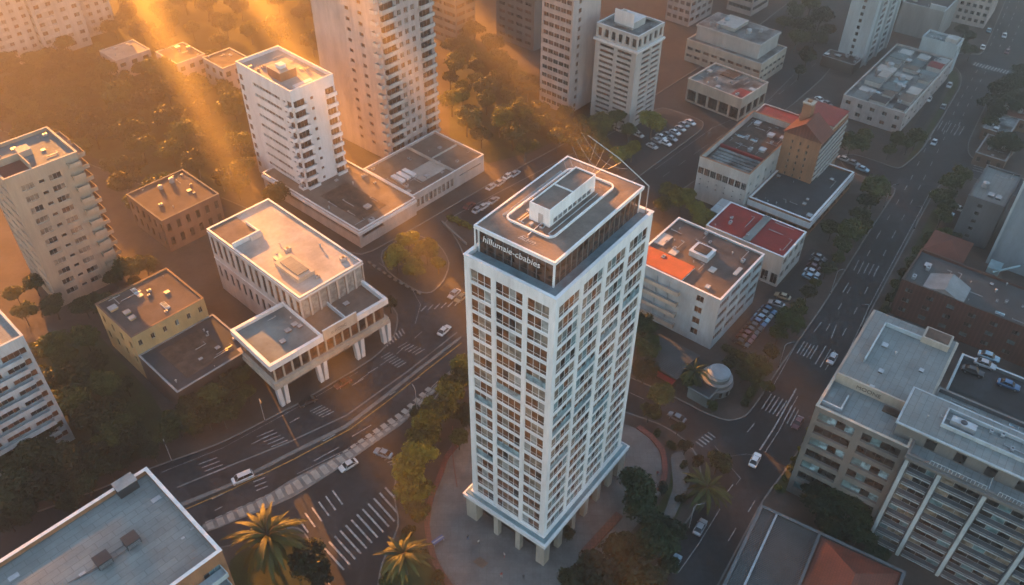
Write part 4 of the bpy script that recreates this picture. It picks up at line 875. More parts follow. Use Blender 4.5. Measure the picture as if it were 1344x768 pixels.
for (a_, c_) in cols_:
    fh = 25.1/8; me_ = None
    for j in range(8):
        q = MB(); z = .5+fh*j; L_ = c_-a_; q.box(-.35, a_+.14, z+.02, -.003, c_-.14, z+.2, 'coolwhite'); q.box(-.3, a_+.14, z+.2, -.22, c_-.14, z+.62, 'darkgrey'); q.box(-.32, a_+.14, z+.62, -.2, c_-.14, z+.68, 'metal'); b.part('balcony', q)
mb = MB(); mb.box(-.6, -.2, 25.9, -.003, b.d+.1, 26.6, 'taupe'); b.part('cornice', mb)
b.roof('roofgrey', pt=.4, cop='taupe'); zz = b.h
# penthouse levels
q = MB(); q.box(4.0, 17, zz, 14.2, b.d+3.5, zz+3.3, 'taupe'); pth = b.part('penthouse', q)
q = MB(); q.box(3.6, 16.6, zz+3.3, 14.6, b.d+3.9, zz+3.65, 'coolwhite'); q.box(4.0, 17.0, zz+3.65, 14.2, b.d+3.5, zz+3.72, 'roofgrey'); b.part('penthouse_roof', q)
q = MB(); q.box(7.2, 20, zz+3.72, 7.5, b.d-3, zz+4.5, 'coolwhite'); q.box(11.8, 20, zz+3.72, 12.1, b.d-3, zz+4.5, 'coolwhite'); q.box(7.5, b.d-3.3, zz+3.72, 11.8, b.d-3, zz+4.5, 'coolwhite'); b.part('roof_wall', q)
q = MB(); q.box(8.6, b.d-8.5, zz+3.8, 10.2, b.d-4.2, zz+4.9, 'metal'); q.cyl((9.4, b.d-6.3), .6, .6, zz+4.9, zz+5.0, 'darkmetal'); b.part('air_conditioner', q)
q = MB(); q.box(5, 2, zz, 15, 15.5, zz+2.4, 'taupe'); q.box(4.8, 1.8, zz+2.4, 15.2, 15.7, zz+2.6, 'roofgrey'); b.part('penthouse', q)
def railing(xa, ya, xb, yb, z):
    q = MB(); n = max(2, int(math.hypot(xb-xa, yb-ya)/.6))
    q.tube([(xa, ya, z+1.0), (xb, yb, z+1.0)], .05, 'coolwhite', 4)
    for i in range(n+1): x, y = xa+(xb-xa)*i/n, ya+(yb-ya)*i/n; q.box(x-.04, y-.04, z, x+.04, y+.04, z+1, 'coolwhite')
    b.part('railing', q)
railing(-.1, b.d-13.5, -.1, b.d-4, b.H); railing(-.1, 3, -.1, b.d-15.5, b.H); railing(.6, b.d-14, 3.6, b.d-14, b.h)
for i in range(7): q = MB(); y = b.d-2-i*5.2; q.box(3.94, y-1.8, zz+.4, 3.997, y, zz+2.6, 'g_dark'); b.part('window', q)
b.clutter(14, 8, 13.8, 18, b.d, z=zz+3.72, seed=141, big=.7, kinds=('pipe', 'hatch', 'vent', 'ac')); b.clutter(8, 15.2, 19.5, 2, b.d-1, seed=142, big=.8); b.finish(); WG = b
# parking deck behind
b = Bld('parking_deck', 'dark rooftop parking deck behind the grey terraces with white parapet', 'car park', None, None, None, org=WG.world(WG.w+.05, 2, 0), h=22.5, az=az, width=18, depth=D2-3.5, ph=.9, wall='darkgrey', trim='coolwhite')
b.roof('asphalt'); b.finish(); PD = b
# building with ribbed and hipped roofs, bottom edge
b = Bld('ribbed_roof_building', 'low building with ribbed grey roof beside a terracotta hipped roof at the bottom edge', 'building', None, None, None, org=at(999, 662, 7)-xd*32-Vector((0, 0, 7))+Vector((math.sin(R(53))*0, 0, 0)), h=7, az=az, width=32, depth=1, ph=.5, wall='darkbrown', trim='darkgrey')
p3 = at(1189, 750, 7); e_ = (at(999, 662, 7)-p3); aa = math.atan2(e_.y, e_.x)-PI/2
b.root.location = p3-Vector((math.cos(aa), math.sin(aa), 0))*32-Vector((0, 0, 7)); b.root.rotation_euler = (0, 0, aa); b.az = aa; b.d = e_.length
b.T = Matrix.Translation(b.root.location) @ Matrix.Rotation(aa, 4, 'Z')
b.roof('slateroof', pt=.5); hy = b.loc(1075, 698, 7)[1]
q = MB(); q.box(.5, hy-.5, b.h, b.w-.5, hy, b.h+.8, 'darkgrey'); b.part('roof_wall', q)
q = MB(); q.box(.5, b.loc(1020, 674, 7)[1]-.2, b.h, b.w-.5, b.loc(1020, 674, 7)[1]+.2, b.h+.5, 'metal'); b.part('roof_beam', q)
q = MB(); x0_, x1_, y0_, y1_ = 5, b.w-.6, .6, hy-.6; k_ = (y1_-y0_)/2; z_ = b.h+.05
q.add([(x0_, y0_, z_), (x1_, y0_, z_), (x1_, y1_, z_), (x0_, y1_, z_), (x0_+k_, y0_+k_, z_+4), (x1_-k_, y0_+k_, z_+4)], [(0,1,5,4), (1,2,5), (2,3,4,5), (3,0,4)], 'redtile'); b.part('hipped_roof', q)
b.box_part('chimney', x0_+k_+3, y0_+k_-1.6, z_, x0_+k_+4, y0_+k_-.6, z_+4.4, 'grey'); b.finish()

# ---- hazy buildings, upper left
b = Bld('hazy_low_building', 'low brown building half lost in the orange haze between trees', 'building', (212,290), (172,252), (284,252), h=11, ph=.5, wall='brown', trim='taupe', az=R(90-42)); b.grid('L', 6, 1, 10, 2, ww=.4, hh=.6, nx=1, panes=('g_dark',), fm='brown'); b.grid('R', 6, 1, 10, 2, ww=.4, hh=.6, nx=1, panes=('g_dark',), fm='brown'); b.roof('roofbrown'); b.clutter(5, seed=151); b.finish()
for i, (F_, L_, R2_, h_, lb) in enumerate((((152,80),(126,68),(184,60),8,'small roof with pale edges below the far white flats'), ((232,84),(203,68),(252,66),9,'small hazy building right of the small pale edged roof'), ((292,90),(264,76),(314,72),10,'pale hazy roof just left of the white slab block'))):
    b = Bld('distant_building', lb, 'building', F_, L_, R2_, h=h_, ph=.4, wall='pinkish', trim='white2', az=R(90-42)); b.grid('L', 3, 1, h_-1, 2, ww=.5, hh=.5, nx=1, panes=('g_dark',), fm='grey'); b.grid('R', 3, 1, h_-1, 2, ww=.5, hh=.5, nx=1, panes=('g_dark',), fm='grey'); b.roof(['rooflight', 'rooftan', 'rooftan'][i]); b.clutter(3, seed=160+i); b.finish()
for i, (F_, L_, R2_, h_, lb) in enumerate((((8,92),(-50,66),(42,70),26,'pale flats in the top left corner, nearest the left edge'), ((64,78),(36,64),(96,52),30,'pale stepped flats between two others in the top left corner'), ((112,52),(84,40),(142,34),28,'pale flats with dotted windows, rightmost of the top left cluster'))):
    b = Bld('distant_flats', lb, 'apartment building', F_, L_, R2_, h=h_, ground=True, ph=.8, wall='white2', az=R(90-42)); b.grid('L', 3, 1, h_-1.5, 8, ww=.55, hh=.45, nx=2, panes=('g_brown', 'g_taupe'), fm='white2'); b.grid('R', 4, 1, h_-1.5, 8, ww=.45, hh=.45, nx=2, panes=('g_brown', 'g_taupe'), fm='white2')
    b.balconies('R', [(1, b.w*.4)], [1+(h_-2.5)/8*j for j in range(8)], 1, 'white2'); b.roof('rooflight'); b.clutter(4, seed=170+i); b.finish()
# ================================================================== GROUND
def chaikin(P, cut=3.0, closed=True):
    out = []; n = len(P)
    for i in range(n):
        a, p, c = P[i-1], P[i], P[(i+1) % n]
        if not closed and i in (0, n-1): out.append(p); continue
        for q in (a, c):
            L = (q-p).length; u = min(cut, L*.33)/max(L, 1e-6); out.append(p+(q-p)*u)
        a2, c2 = out[-2], out[-1]; m = (a2+c2)/2*.5+p*.5; out.insert(len(out)-1, m)
    return out
def offset(P, d):
    n = len(P); out = []
    ar = sum(P[i].x*P[(i+1)%n].y-P[(i+1)%n].x*P[i].y for i in range(n))
    s = 1 if ar > 0 else -1
    for i in range(n):
        a, p, c = P[i-1], P[i], P[(i+1) % n]
        e1 = (p-a).normalized(); e2 = (c-p).normalized(); n1 = Vector((-e1.y, e1.x))*s; n2 = Vector((-e2.y, e2.x))*s
        m = (n1+n2); L = m.length
        m = m/L if L > .1 else n1
        k = 1/max(.5, m.dot(n1)); out.append(p+m*d*k)
    return out
def px_poly(pts): return [Vector(at(x, y, 0).xy) for x, y in pts]
def struct(name, mb, **kw): return mb.build(name, None, kind='structure', **kw)
mb = MB(); mb.box(-2600, -900, -.3, 2600, 3600, 0, 'earth'); struct('ground', mb)
mb = MB(); mb.add([(-330, -60, .004), (420, -60, .004), (420, 760, .004), (-330, 760, .004)], [(0,1,2,3)], 'asphalt'); struct('road', mb)
def block(pts, mat='pavebrown', cut=4.0, kerb='kerb', kw=.35, name='pavement', z=.13):
    P = chaikin(px_poly(pts), cut); n = len(P)
    mb = MB(); mb.prism([tuple(p) for p in offset(P, kw-.01)], .002, z, mat); struct(name, mb)
    Q = offset(P, kw); mb = MB(); vs = [(*p, 0) for p in P]+[(*p, z+.02) for p in P]+[(*p, z+.02) for p in Q]+[(*p, 0) for p in Q]
    fs = []
    ar = sum(P[i].x*P[(i+1)%n].y-P[(i+1)%n].x*P[i].y for i in range(n))
    for i in range(n):
        j = (i+1) % n
        for f in ((i, j, n+j, n+i), (n+i, n+j, 2*n+j, 2*n+i), (2*n+i, 2*n+j, 3*n+j, 3*n+i)): fs.append(f if ar > 0 else f[::-1])
    mb.add(vs, fs, kerb); struct('kerb', mb)
def patch(name, pts, mat, z=.15, cut=1.5):
    P = chaikin(px_poly(pts), cut); mb = MB(); mb.prism([tuple(p) for p in P], z-.03, z, mat); return struct(name, mb)
block([(474,338),(535,305),(645,241),(705,208),(850,132),(960,62),(1040,0),(1060,-40),(-400,-40),(-420,10),(0,146),(160,206),(300,264),(400,308)])
block([(581,292),(600,281),(705,226),(800,176),(868,140),(900,150),(925,160),(922,170),(850,224),(760,290),(640,380),(612,345),(600,316)], cut=3)
block([(497,330),(540,305),(577,320),(592,345),(583,370),(566,386),(548,384),(505,356)], cut=6)
block([(-450,10),(0,170),(150,228),(300,288),(400,332),(478,372),(505,392),(524,412),(520,440),(497,466),(470,484),(426,510),(388,533),(342,556),(290,583),(207,612),(100,655),(0,690),(-300,790)], cut=5)
# sidewalk strip with the light panels and the thin median
block([(262,690),(350,651),(380,631),(455,593),(528,549),(575,503),(592,484),(604,490),(567,518),(530,556),(492,582),(436,621),(380,656),(270,700)], mat='kerb', cut=2)
block([(198,684),(235,667),(300,640),(380,599),(455,562),(507,522),(552,486),(606,444),(605,441),(551,482),(505,518),(453,558),(378,595),(299,636),(233,662),(197,678)], mat='kerb', cut=1, kw=.12)
P1_ = [(276,690),(330,666),(380,643),(436,611),(492,571),(530,545),(565,513)]
mb = MB(); Wp = [at(*p) for p in P1_]; L_ = 0
def walk(Wp, step):
    out = []; rem = 0
    for a, c in zip(Wp, Wp[1:]):
        L = (c-a).length; d = rem
        while d < L: out.append((a.lerp(c, d/L), (c-a).normalized())); d += step
        rem = d-L
    return out
for p, t_ in walk(Wp, 2.1):
    n_ = Vector((-t_.y, t_.x, 0)); a, c = t_*.65, n_*1.25
    mb.add([tuple(q+Vector((0, 0, .136))) for q in (p-a-c, p+a-c, p+a+c, p-a+c)], [(0,1,2,3)], 'stone')
struct('pavement_panels', mb)
# plaza block
block([(620,462),(700,492),(790,530),(869,557),(900,577),(916,598),(922,625),(920,660),(876,722),(845,772),(800,860),(520,900),(492,800),(498,742),(524,690),(516,655),(520,612),(540,565),(575,515)], cut=4)
patch('plaza_paving', [(588,590),(578,620),(566,650),(559,690),(570,740),(600,785),(660,830),(720,812),(790,742),(845,680),(872,640),(872,600),(855,575),(830,560),(760,540),(680,530),(620,545)], 'paving', cut=5)
def ribbon(name, pts, w, mat, z0, z1, kindly=None, cut=3):
    P = chaikin(px_poly(pts), cut, closed=False); mb = MB()
    for i in range(len(P)-1):
        a, c = P[i], P[i+1]; t = (c-a).normalized(); n = Vector((-t.y, t.x))*w/2; e = t*w*.1
        q = [a-n-e, c-n+e, c+n+e, a+n-e]
        vs = [(*p, z0) for p in q]+[(*p, z1+.0007*i) for p in q]; mb.add(vs, [(4,5,6,7), (0,1,5,4), (1,2,6,5), (2,3,7,6), (3,0,4,7)], mat)
    return mb
o = ribbon('', [(600,585),(586,600),(578,625),(566,652),(559,690),(570,740),(604,790),(660,832)], 1.1, 'redpave', .14, .5).build('planter_kerb', label='low red brick kerb curving round the left side of the plaza', category='kerb wall')
o = ribbon('', [(838,562),(856,575),(871,595),(873,622),(866,645)], 1.2, 'redpave', .14, .55).build('planter_kerb', label='low red kerb curving round the right end of the plaza', category='kerb wall')
o = ribbon('', [(812,678),(767,727)], 1.6, 'redpave', .14, .8).build('ramp_wall', label='straight dark red ramp wall between the tower columns and the dark trees', category='wall')
patch('manhole_pad', [(630,731),(641,740),(633,747),(621,738)], 'brown', z=.16, cut=.1)
ribbon('', [(594,560),(594,600),(600,640)], .25, 'redpave', .14, .2).build('paving_line', kind='structure')
# right hand blocks
block([(820,493),(894,526),(929,545),(957,554),(979,548),(995,528),(1017,493),(1082,400),(1136,313),(1179,247),(1150,238),(1112,224),(1100,206),(1118,202),(1150,212),(1180,223),(1192,214),(1211,197),(1240,150),(1262,112),(1262,97),(1249,83),(1225,78),(1255,70),(1289,73),(1302,45),(1333,-30),(1170,-30),(1110,64),(1078,104),(1040,137),(985,178),(912,237),(860,272),(790,320),(700,388),(655,428)], cut=4)
patch('grass_strip', [(1252,92),(1258,98),(1258,112),(1236,150),(1208,196),(1192,212),(1186,214),(1204,190),(1228,150),(1248,112),(1244,98)], 'grass')
patch('parking_surface', [(1245,98),(1243,112),(1222,152),(1190,200),(1180,204),(1192,180),(1238,96)], 'asphalt', z=.146, cut=.5)
patch('parking_surface', [(955,447),(1000,400),(1040,414),(1002,462)], 'asphalt', z=.146, cut=.5)
patch('parking_surface', [(1030,370),(1065,326),(1100,340),(1062,392),(1000,392)], 'asphalt', z=.146, cut=.5)
patch('parking_surface', [(598,284),(700,228),(760,196),(860,148),(898,156),(850,206),(740,280),(660,330)], 'asphalt', z=.146, cut=1)
patch('grass_strip', [(1002,500),(1016,480),(1010,474),(985,505),(970,530),(984,532)], 'grass')
patch('grass_strip', [(885,600),(905,640),(888,680),(850,740),(800,820),(700,850),(690,800),(790,745),(860,672),(878,640)], 'grass')
patch('grass_strip', [(500,745),(535,690),(560,730),(590,800),(510,850)], 'grass')
patch('path_paving', [(880,596),(896,592),(908,630),(880,690),(868,684),(884,640)], 'paving', z=.17)
block([(1460,30),(1344,84),(1305,112),(1284,157),(1270,187),(1270,202),(1281,212),(1344,236),(1460,280),(1700,200),(1700,0)], cut=3)
block([(1270,230),(1344,262),(1700,420),(2200,900),(1700,1400),(860,1200),(925,798),(1000,656),(1035,610),(1096,512),(1141,409),(1173,349),(1225,252),(1246,228)], cut=4)
patch('grass_strip', [(1095,540),(1103,530),(1060,600),(1030,650),(1014,645),(1050,590)], 'grass')
patch('grass_strip', [(1176,372),(1226,272),(1232,292),(1196,352),(1160,412),(1156,404)], 'grass')
block([(262,704),(285,722),(335,702),(388,690),(402,700),(428,745),(450,830),(450,1000),(-300,1300),(-400,860),(0,716+70),(150,735)], cut=4)
patch('grass_strip', [(300,735),(345,712),(385,700),(415,745),(420,830),(320,840)], 'grass')
patch('grass_strip', [(0,480),(60,440),(130,440),(200,520),(225,560),(190,600),(100,640),(0,670),(-60,600)], 'grass')
patch('grass_strip', [(-20,150),(160,222),(240,245),(290,262),(310,240),(330,150),(440,120),(470,60),(470,-30),(130,-30),(120,60),(-200,70)], 'grass', z=.152)
patch('grass_strip', [(590,190),(640,215),(700,200),(830,130),(770,170),(700,100),(640,60),(590,70)], 'grass', z=.152)
patch('path_paving', [(150,300),(176,292),(214,372),(190,385)], 'pavebrown', z=.17)

# ---- painted marks
def paint_line(pts, w=.15, dash=None, gap=None, mat='paint', mb=None, z=.010):
    Wp = [at(*p) for p in pts]; own = mb or MB()
    for a, c in zip(Wp, Wp[1:]):
        L = (c-a).length; t = (c-a)/L; n = Vector((-t.y, t.x, 0))*w/2; d = 0
        while d < L-.05:
            e = min(L, d+(dash or L)); q = [a+t*d-n, a+t*e-n, a+t*e+n, a+t*d+n]
            own.add([(p.x, p.y, z) for p in q], [(0,1,2,3)], mat); d = e+(gap or .001)
    return own
lm = MB()
for pts in ([(440,568),(412,582)], [(295,647),(278,655)], [(292,665),(282,670)], [(412,605),(445,587)], [(424,579),(440,570)], [(462,573),(487,558)], [(539,502),(551,495)], [(511,519),(519,514)], [(462,506),(477,497)], [(483,490),(496,482)],
            [(380,555),(393,548)], [(330,583),(342,577)], [(560,468),(575,456)], [(949,653),(962,636)], [(956,710),(966,693)], [(981,567),(990,556)], [(982,672),(991,657)], [(1106,384),(1114,371)], [(1068,436),(1078,423)], [(1091,444),(1098,426)], [(900,528),(915,536)], [(826,515),(845,524)]):
    paint_line(pts, .2, mb=lm)
paint_line([(1045,510),(1017,560),(997,591)], .32, mb=lm); paint_line([(1047,520),(1022,566),(1004,594)], .14, mb=lm)
paint_line([(890,752),(917,714),(945,668)], .14, mb=lm); paint_line([(1096,500),(1141,402),(1175,338),(1222,250)], .14, mb=lm); paint_line([(1010,515),(1075,398),(1130,316),(1172,252)], .12, mb=lm)
for pts in ([(1090,470),(1135,385),(1172,310),(1212,236),(1240,180)], [(1068,463),(1112,385),(1152,310),(1195,236),(1222,180)]): paint_line(pts, .18, 3.2, 6.5, mb=lm)
for pts in ([(1238,176),(1262,128),(1285,88)], [(1252,178),(1274,130),(1298,86)], [(1226,172),(1252,122)], [(1300,60),(1318,20),(1330,-10)], [(1312,62),(1330,20),(1342,-10)], [(1324,64),(1344,20)]): paint_line(pts, .2, 3, 5, mb=lm)
paint_line([(1000,600),(980,596),(950,600),(938,585)], .1, mb=lm); paint_line([(958,612),(972,628),(966,636)], .12, mb=lm)
paint_line([(497,345),(540,378),(552,400),(545,425)], .1, mb=lm); paint_line([(870,232),(920,196),(975,160),(1040,110),(1090,66)], .14, 4, 5, mb=lm); paint_line([(860,222),(935,168),(1000,140),(1042,98)], .12, mb=lm)
paint_line([(470,500),(520,465),(560,430)], .15, 3, 4, mb=lm)
paint_line([(232,640),(300,612),(380,580),(455,545),(537,486),(600,436)], .4, mat='kerb', mb=lm)
paint_line([(212,620),(292,588),(342,561),(397,531),(430,512),(470,488)], .1, mb=lm)
paint_line([(390,622),(455,590),(528,546),(575,500)], .14, mb=lm)
struct('lane_marking', lm)
ym = paint_line([(205,686),(240,670),(305,642),(385,603),(460,563),(512,524),(557,488),(606,450)], .22, mat='ypaint'); struct('yellow_centre_line', ym)
def zebra(p0, p1, n, sv, w=.4, name='zebra_crossing'):
    mb = MB()
    for i in range(n):
        u = i/(n-1) if n > 1 else 0; x, y = p0[0]+(p1[0]-p0[0])*u, p0[1]+(p1[1]-p0[1])*u
        paint_line([(x-sv[0]/2, y-sv[1]/2), (x+sv[0]/2, y+sv[1]/2)], w, mb=mb, z=.012)
    struct(name, mb)
zebra((438,733), (519,655), 12, (27,30), .42); zebra((398,690), (443,653), 6, (13,18), .35); 
zebra((1006,527), (1026,536), 5, (-13,20), .25); zebra((1034,543), (1043,548), 3, (-11,21), .25); zebra((918,583), (934,571), 5, (10,7), .35)
zebra((1051,456), (1068,463), 5, (-10,16), .22); zebra((1077,466), (1090,474), 3, (-14,24), .2); zebra((1124,348), (1150,356), 5, (-7,14), .2)
zebra((528,453), (551,462), 6, (12,-7), .22); zebra((506,466), (527,479), 7, (12,-7), .22); zebra((415,536), (430,544), 5, (16,-8), .22); zebra((496,459), (529,435), 10, (4,7), .35)
zebra((348,569), (367,582), 5, (22,-9), .2); zebra((273,605), (284,619), 4, (24,-9), .2); zebra((338,624), (344,641), 4, (15,-6), .22); zebra((503,596), (522,612), 6, (12,-3), .22)
zebra((1279,84), (1322,95), 12, (4,-4), .5); zebra((1287,213), (1284,225), 5, (15,4), .4); zebra((1234,165), (1262,172), 6, (-7,12), .2); zebra((556,405), (600,398), 6, (7,-7), .3)
# low concrete barrier beside the podium car park and dotted kerb blocks on the side street
o = ribbon('', [(580,293),(596,308),(612,322)], .5, 'kerb', .1, .9, cut=1).build('planter_wall', label='long low concrete planter wall by the hedge at the podium car park', category='wall')
bm_ = MB(); bm_.box(-.55, -.3, .0, .55, .3, .45, 'kerb'); bme = bm_.mesh('kerb_block')
pts_ = walk([at(485,345), at(515,366), at(555,388)], 2.2)
for i, (p, t_) in enumerate(pts_):
    o = link('kerb_block', bme, None, label=f'{ordn(i)} pale concrete block along the side street kerb, from its upper end', category='kerb block', group='kerb blocks along the side street'); o.location = p; o.rotation_euler = (0, 0, math.atan2(t_.y, t_.x))
# ================================================================== TREES
import numpy as np
def crown_mesh(seed, mat, n=3000, flat=.8, leaf=.10, lobes=15):
    r = np.random.RandomState(seed); V = []; F = []
    cs = []
    for i in range(lobes):
        d = r.normal(size=3); d /= np.linalg.norm(d); d[2] = abs(d[2])*1.1-.25; rad = r.uniform(.22, .42)
        cs.append((d*r.uniform(.45, .80)*np.array([1, 1, flat]), rad))
    cs.append((np.array([0, 0, 0.]), .5))
    w = np.array([c[1]**2 for c in cs]); w /= w.sum()
    idx = r.choice(len(cs), n, p=w)
    for k in range(n):
        c, rad = cs[idx[k]]; d = r.normal(size=3); d /= np.linalg.norm(d)
        if d[2] < -.35 and r.rand() < .6: d[2] = -d[2]
        p = c+d*rad*(r.uniform(.55, 1.1) if r.rand() < .8 else 1.22)*np.array([1, 1, .85])
        nn = d*.9+r.normal(size=3)*.55; nn /= np.linalg.norm(nn)
        a = np.cross(nn, r.normal(size=3)); a /= np.linalg.norm(a); b = np.cross(nn, a); s = leaf*r.uniform(.55, 1.25)
        o = len(V); V += [tuple(p-a*s), tuple(p-b*s*.62), tuple(p+a*s), tuple(p+b*s*.62)]; F.append((o, o+1, o+2, o+3))
    me = bpy.data.meshes.new('crown'); me.from_pydata(V, [], F); me.materials.append(M[mat]); me.update(); return me
CR = {k: [crown_mesh(s+i*7, m) for i in range(4)] for k, s, m in (('gold', 3, 'leaf_sunlit'), ('mid', 40, 'leaf_mid'), ('dark', 80, 'leaf_dark'))}
BUSH = {k: [crown_mesh(200+i, m, 900, .7, .16, 7) for i in range(2)] for k, m in (('gold', 'leaf_sunlit'), ('mid', 'leaf_mid'), ('dark', 'leaf_dark'))}
def trunk_mesh(seed):
    r = random.Random(seed); mb = MB(); mb.tube([(0, 0, 0), (.02, .01, .5), (0, .03, 1.0)], [.075, .055, .045], 'bark', 7)
    for i in range(5):
        a = i*1.26+r.random(); e = (.45*math.cos(a), .45*math.sin(a), 1.45+r.random()*.3); mb.tube([(0, .02, .8+.04*i), (e[0]*.5, e[1]*.5, 1.2), e], [.035, .025, .01], 'bark', 5)
    return mb.mesh('trunk')
TR = [trunk_mesh(i) for i in range(3)]
rt_ = random.Random(11)
def tree(cx, cy, rpx, kind, label, group=None, hk=1.0, name='tree'):
    z = 5.0
    for _ in range(4):
        p = at(cx, cy, z); r = rpx*dist_px(p); z = min(r*1.05*hk+1.5*hk, 12)
    return tree_w(p.x, p.y, z, r, kind, label, group, name)
def tree_w(x, y, z, r, kind, label, group=None, name='tree'):
    o = thing(name, label, 'tree', (x, y, .1), rt_.uniform(0, 6.28), group)
    t = link('trunk', rt_.choice(TR), o); s = max(z*.62, 1.2); t.scale = (max(r*.75, 1), max(r*.75, 1), s)
    c = link('crown', rt_.choice(CR[kind]), o); c.location = (0, 0, z); k = rt_.uniform(.92, 1.08); c.scale = (r*k*1.04, r/k*1.04, r*rt_.uniform(.82, 1.0)); c.rotation_euler = (0, 0, rt_.uniform(0, 6.28))
    return o
def row(lst, kind, fmt, group, **kw):
    for i, q in enumerate(lst): tree(*q[:3], q[3] if len(q) > 3 else kind, fmt.format(ordn(i)), group, **kw)
row([(608,478,19), (600,500,21), (589,518,22), (577,538,24), (564,558,24), (556,578,25), (549,600,26), (542,622,27), (541,646,25), (547,668,20)], 'gold', 'sunlit golden green tree, {} from the top in the row left of the white tower', 'golden trees in the row beside the white tower')
row([(608,545,18), (602,575,15)], 'mid', '{} olive tree close against the left wall of the white tower', 'olive trees against the white tower')
row([(838,640,30), (846,668,26)], 'dark', '{} dark tree from the top beside the right side of the tower columns', 'dark trees right of the tower columns')
row([(880,690,22), (862,714,28), (822,724,30), (838,755,34), (790,748,34), (758,768,26), (800,790,36), (878,742,14)], 'dark', '{} dark tree of the clump below the plaza ramp', 'dark trees in the clump below the plaza')
row([(942,606,17,'mid')], 'mid', 'olive tree standing over the corner of the side street and the avenue', None)
row([(405,735,28), (422,752,20)], 'dark', '{} dark tree right of the big golden palm at the bottom left', 'dark trees beside the big palm')
row([(35,468,20), (72,452,22), (112,443,20), (55,498,26), (98,492,26), (138,505,22), (82,530,30), (122,545,28), (150,560,20), (108,515,22), (20,500,20), (50,530,24), (85,470,18), (125,475,18), (150,535,20), (165,505,14), (60,560,24), (140,580,20), (175,545,16)], 'mid', 'olive tree of the thick left grove, {} down from the beige tower', 'olive trees in the left grove')
row([(30,598,28), (78,600,28), (18,640,26), (118,596,24), (60,640,26), (18,555,24), (110,632,20), (180,575,20), (160,600,18), (50,575,24), (95,625,22), (142,612,18), (200,592,14), (30,665,22), (90,655,18), (5,600,24), (8,680,20)], 'dark', 'dark tree low in the left grove above the pale roof block, {} one', 'dark trees in the lower left grove')
row([(232,552,22), (252,535,22), (275,522,22), (298,508,20), (318,492,16), (292,545,18), (325,515,14), (215,575,16), (250,560,18), (272,548,16), (310,528,14)], 'mid', 'olive tree in front of the low grey annex, {} along the kerb from the left', 'olive trees before the low annex')
row([(168,352,20), (190,346,16), (150,365,14), (132,400,20), (45,372,16), (70,400,18), (110,400,16), (30,410,16), (20,385,14), (175,372,10)], 'mid', '{} olive tree from the right beside the foot of the beige apartment tower', 'trees round the beige apartment tower')
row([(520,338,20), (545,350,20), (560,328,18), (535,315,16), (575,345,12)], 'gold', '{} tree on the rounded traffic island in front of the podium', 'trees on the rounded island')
row([(512,398,10)], 'mid', 'small olive tree on the corner beyond the arcade wing', None)
row([(895,262,20), (928,290,18), (912,276,15), (878,250,14), (872,270,14)], 'gold', '{} sunlit golden tree between the white tower roof and the flat canopy', 'golden trees right of the tower roof')
row([(845,425,20), (852,455,20), (846,485,18), (868,522,20), (852,540,14)], 'mid', '{} olive tree down the right side of the white tower, from the mid-rise block', 'olive trees right of the white tower')
row([(1036,420,20), (1048,404,14), (1022,438,12), (996,478,18), (988,496,12)], 'mid', '{} olive tree between the dark car park and the avenue kerb', 'trees by the dark car park')
row([(1116,302,20), (1105,322,14), (1150,250,22), (1140,262,14), (1092,300,14)], 'mid', '{} olive tree along the avenue below the gabled house', 'trees along the avenue below the gabled house')
row([(1118,186,20), (1135,178,12), (1178,182,13), (1204,180,14), (1168,196,10), (1192,190,10)], 'mid', '{} tree in the row in front of the cluttered roof building', 'trees before the cluttered roof building')
row([(1262,228,14), (1250,240,17), (1240,258,17), (1246,272,13), (1236,284,12)], 'mid', '{} olive tree of the clump on the right kerb of the avenue', 'trees on the right kerb of the avenue')
row([(1320,188,20)], 'dark', 'round dark tree standing among small houses at the right edge', None)
row([(1300,134,16), (1318,118,18), (1338,108,18), (1298,158,12), (1310,146,14), (1334,136,18), (1344,90,14), (1360,110,18)], 'dark', '{} dark tree of the thicket at the upper right edge', 'dark trees in the upper right thicket')
row([(1222,314,12), (1206,330,10), (1196,345,11), (1186,360,10), (1178,375,9), (1170,392,9), (1240,306,11), (1254,312,9), (1162,408,8)], 'mid', '{} shrubby tree of the strip between the avenue and the brick building', 'shrubby trees beside the brick building')
row([(1078,665,26), (1102,655,24), (1122,668,26), (1096,690,26), (1128,700,22), (1070,640,20), (1148,728,18)], 'dark', '{} dark tree in the corner between the grey office floors and the ribbed roof', 'dark trees below the stepped office block')
row([(1322,430,10), (1270,420,9)], 'dark', '{} dark tree in the gap behind the brick building', 'trees behind the brick building')
row([(856,160,18,'gold'), (812,205,16,'gold'), (790,190,15), (770,200,14), (830,196,14,'gold'), (755,186,14)], 'mid', '{} tree of the small wood between the hotel tower and the car park', 'trees by the hotel car park')
row([(1258,62,14), (1275,66,10), (1243,70,10), (1272,48,10), (1262,40,9)], 'dark', '{} dim tree at the far end of the avenue beside the grid block', 'trees by the far grid block')
row([(1056,32,16), (1078,20,16), (1046,50,14), (1070,50,14), (1060,74,14), (1042,14,14), (1086,40,12), (1030,30,12), (1064,6,13), (1050,92,9)], 'mid', '{} hazy tree of the wood between the three-tier building and the slim tower', 'trees left of the slim tower')
row([(1188,16,12), (1202,6,12), (1212,26,10), (1182,2,12), (1222,12,10)], 'mid', '{} hazy tree above the grey box building at the top edge', 'trees above the grey box building')
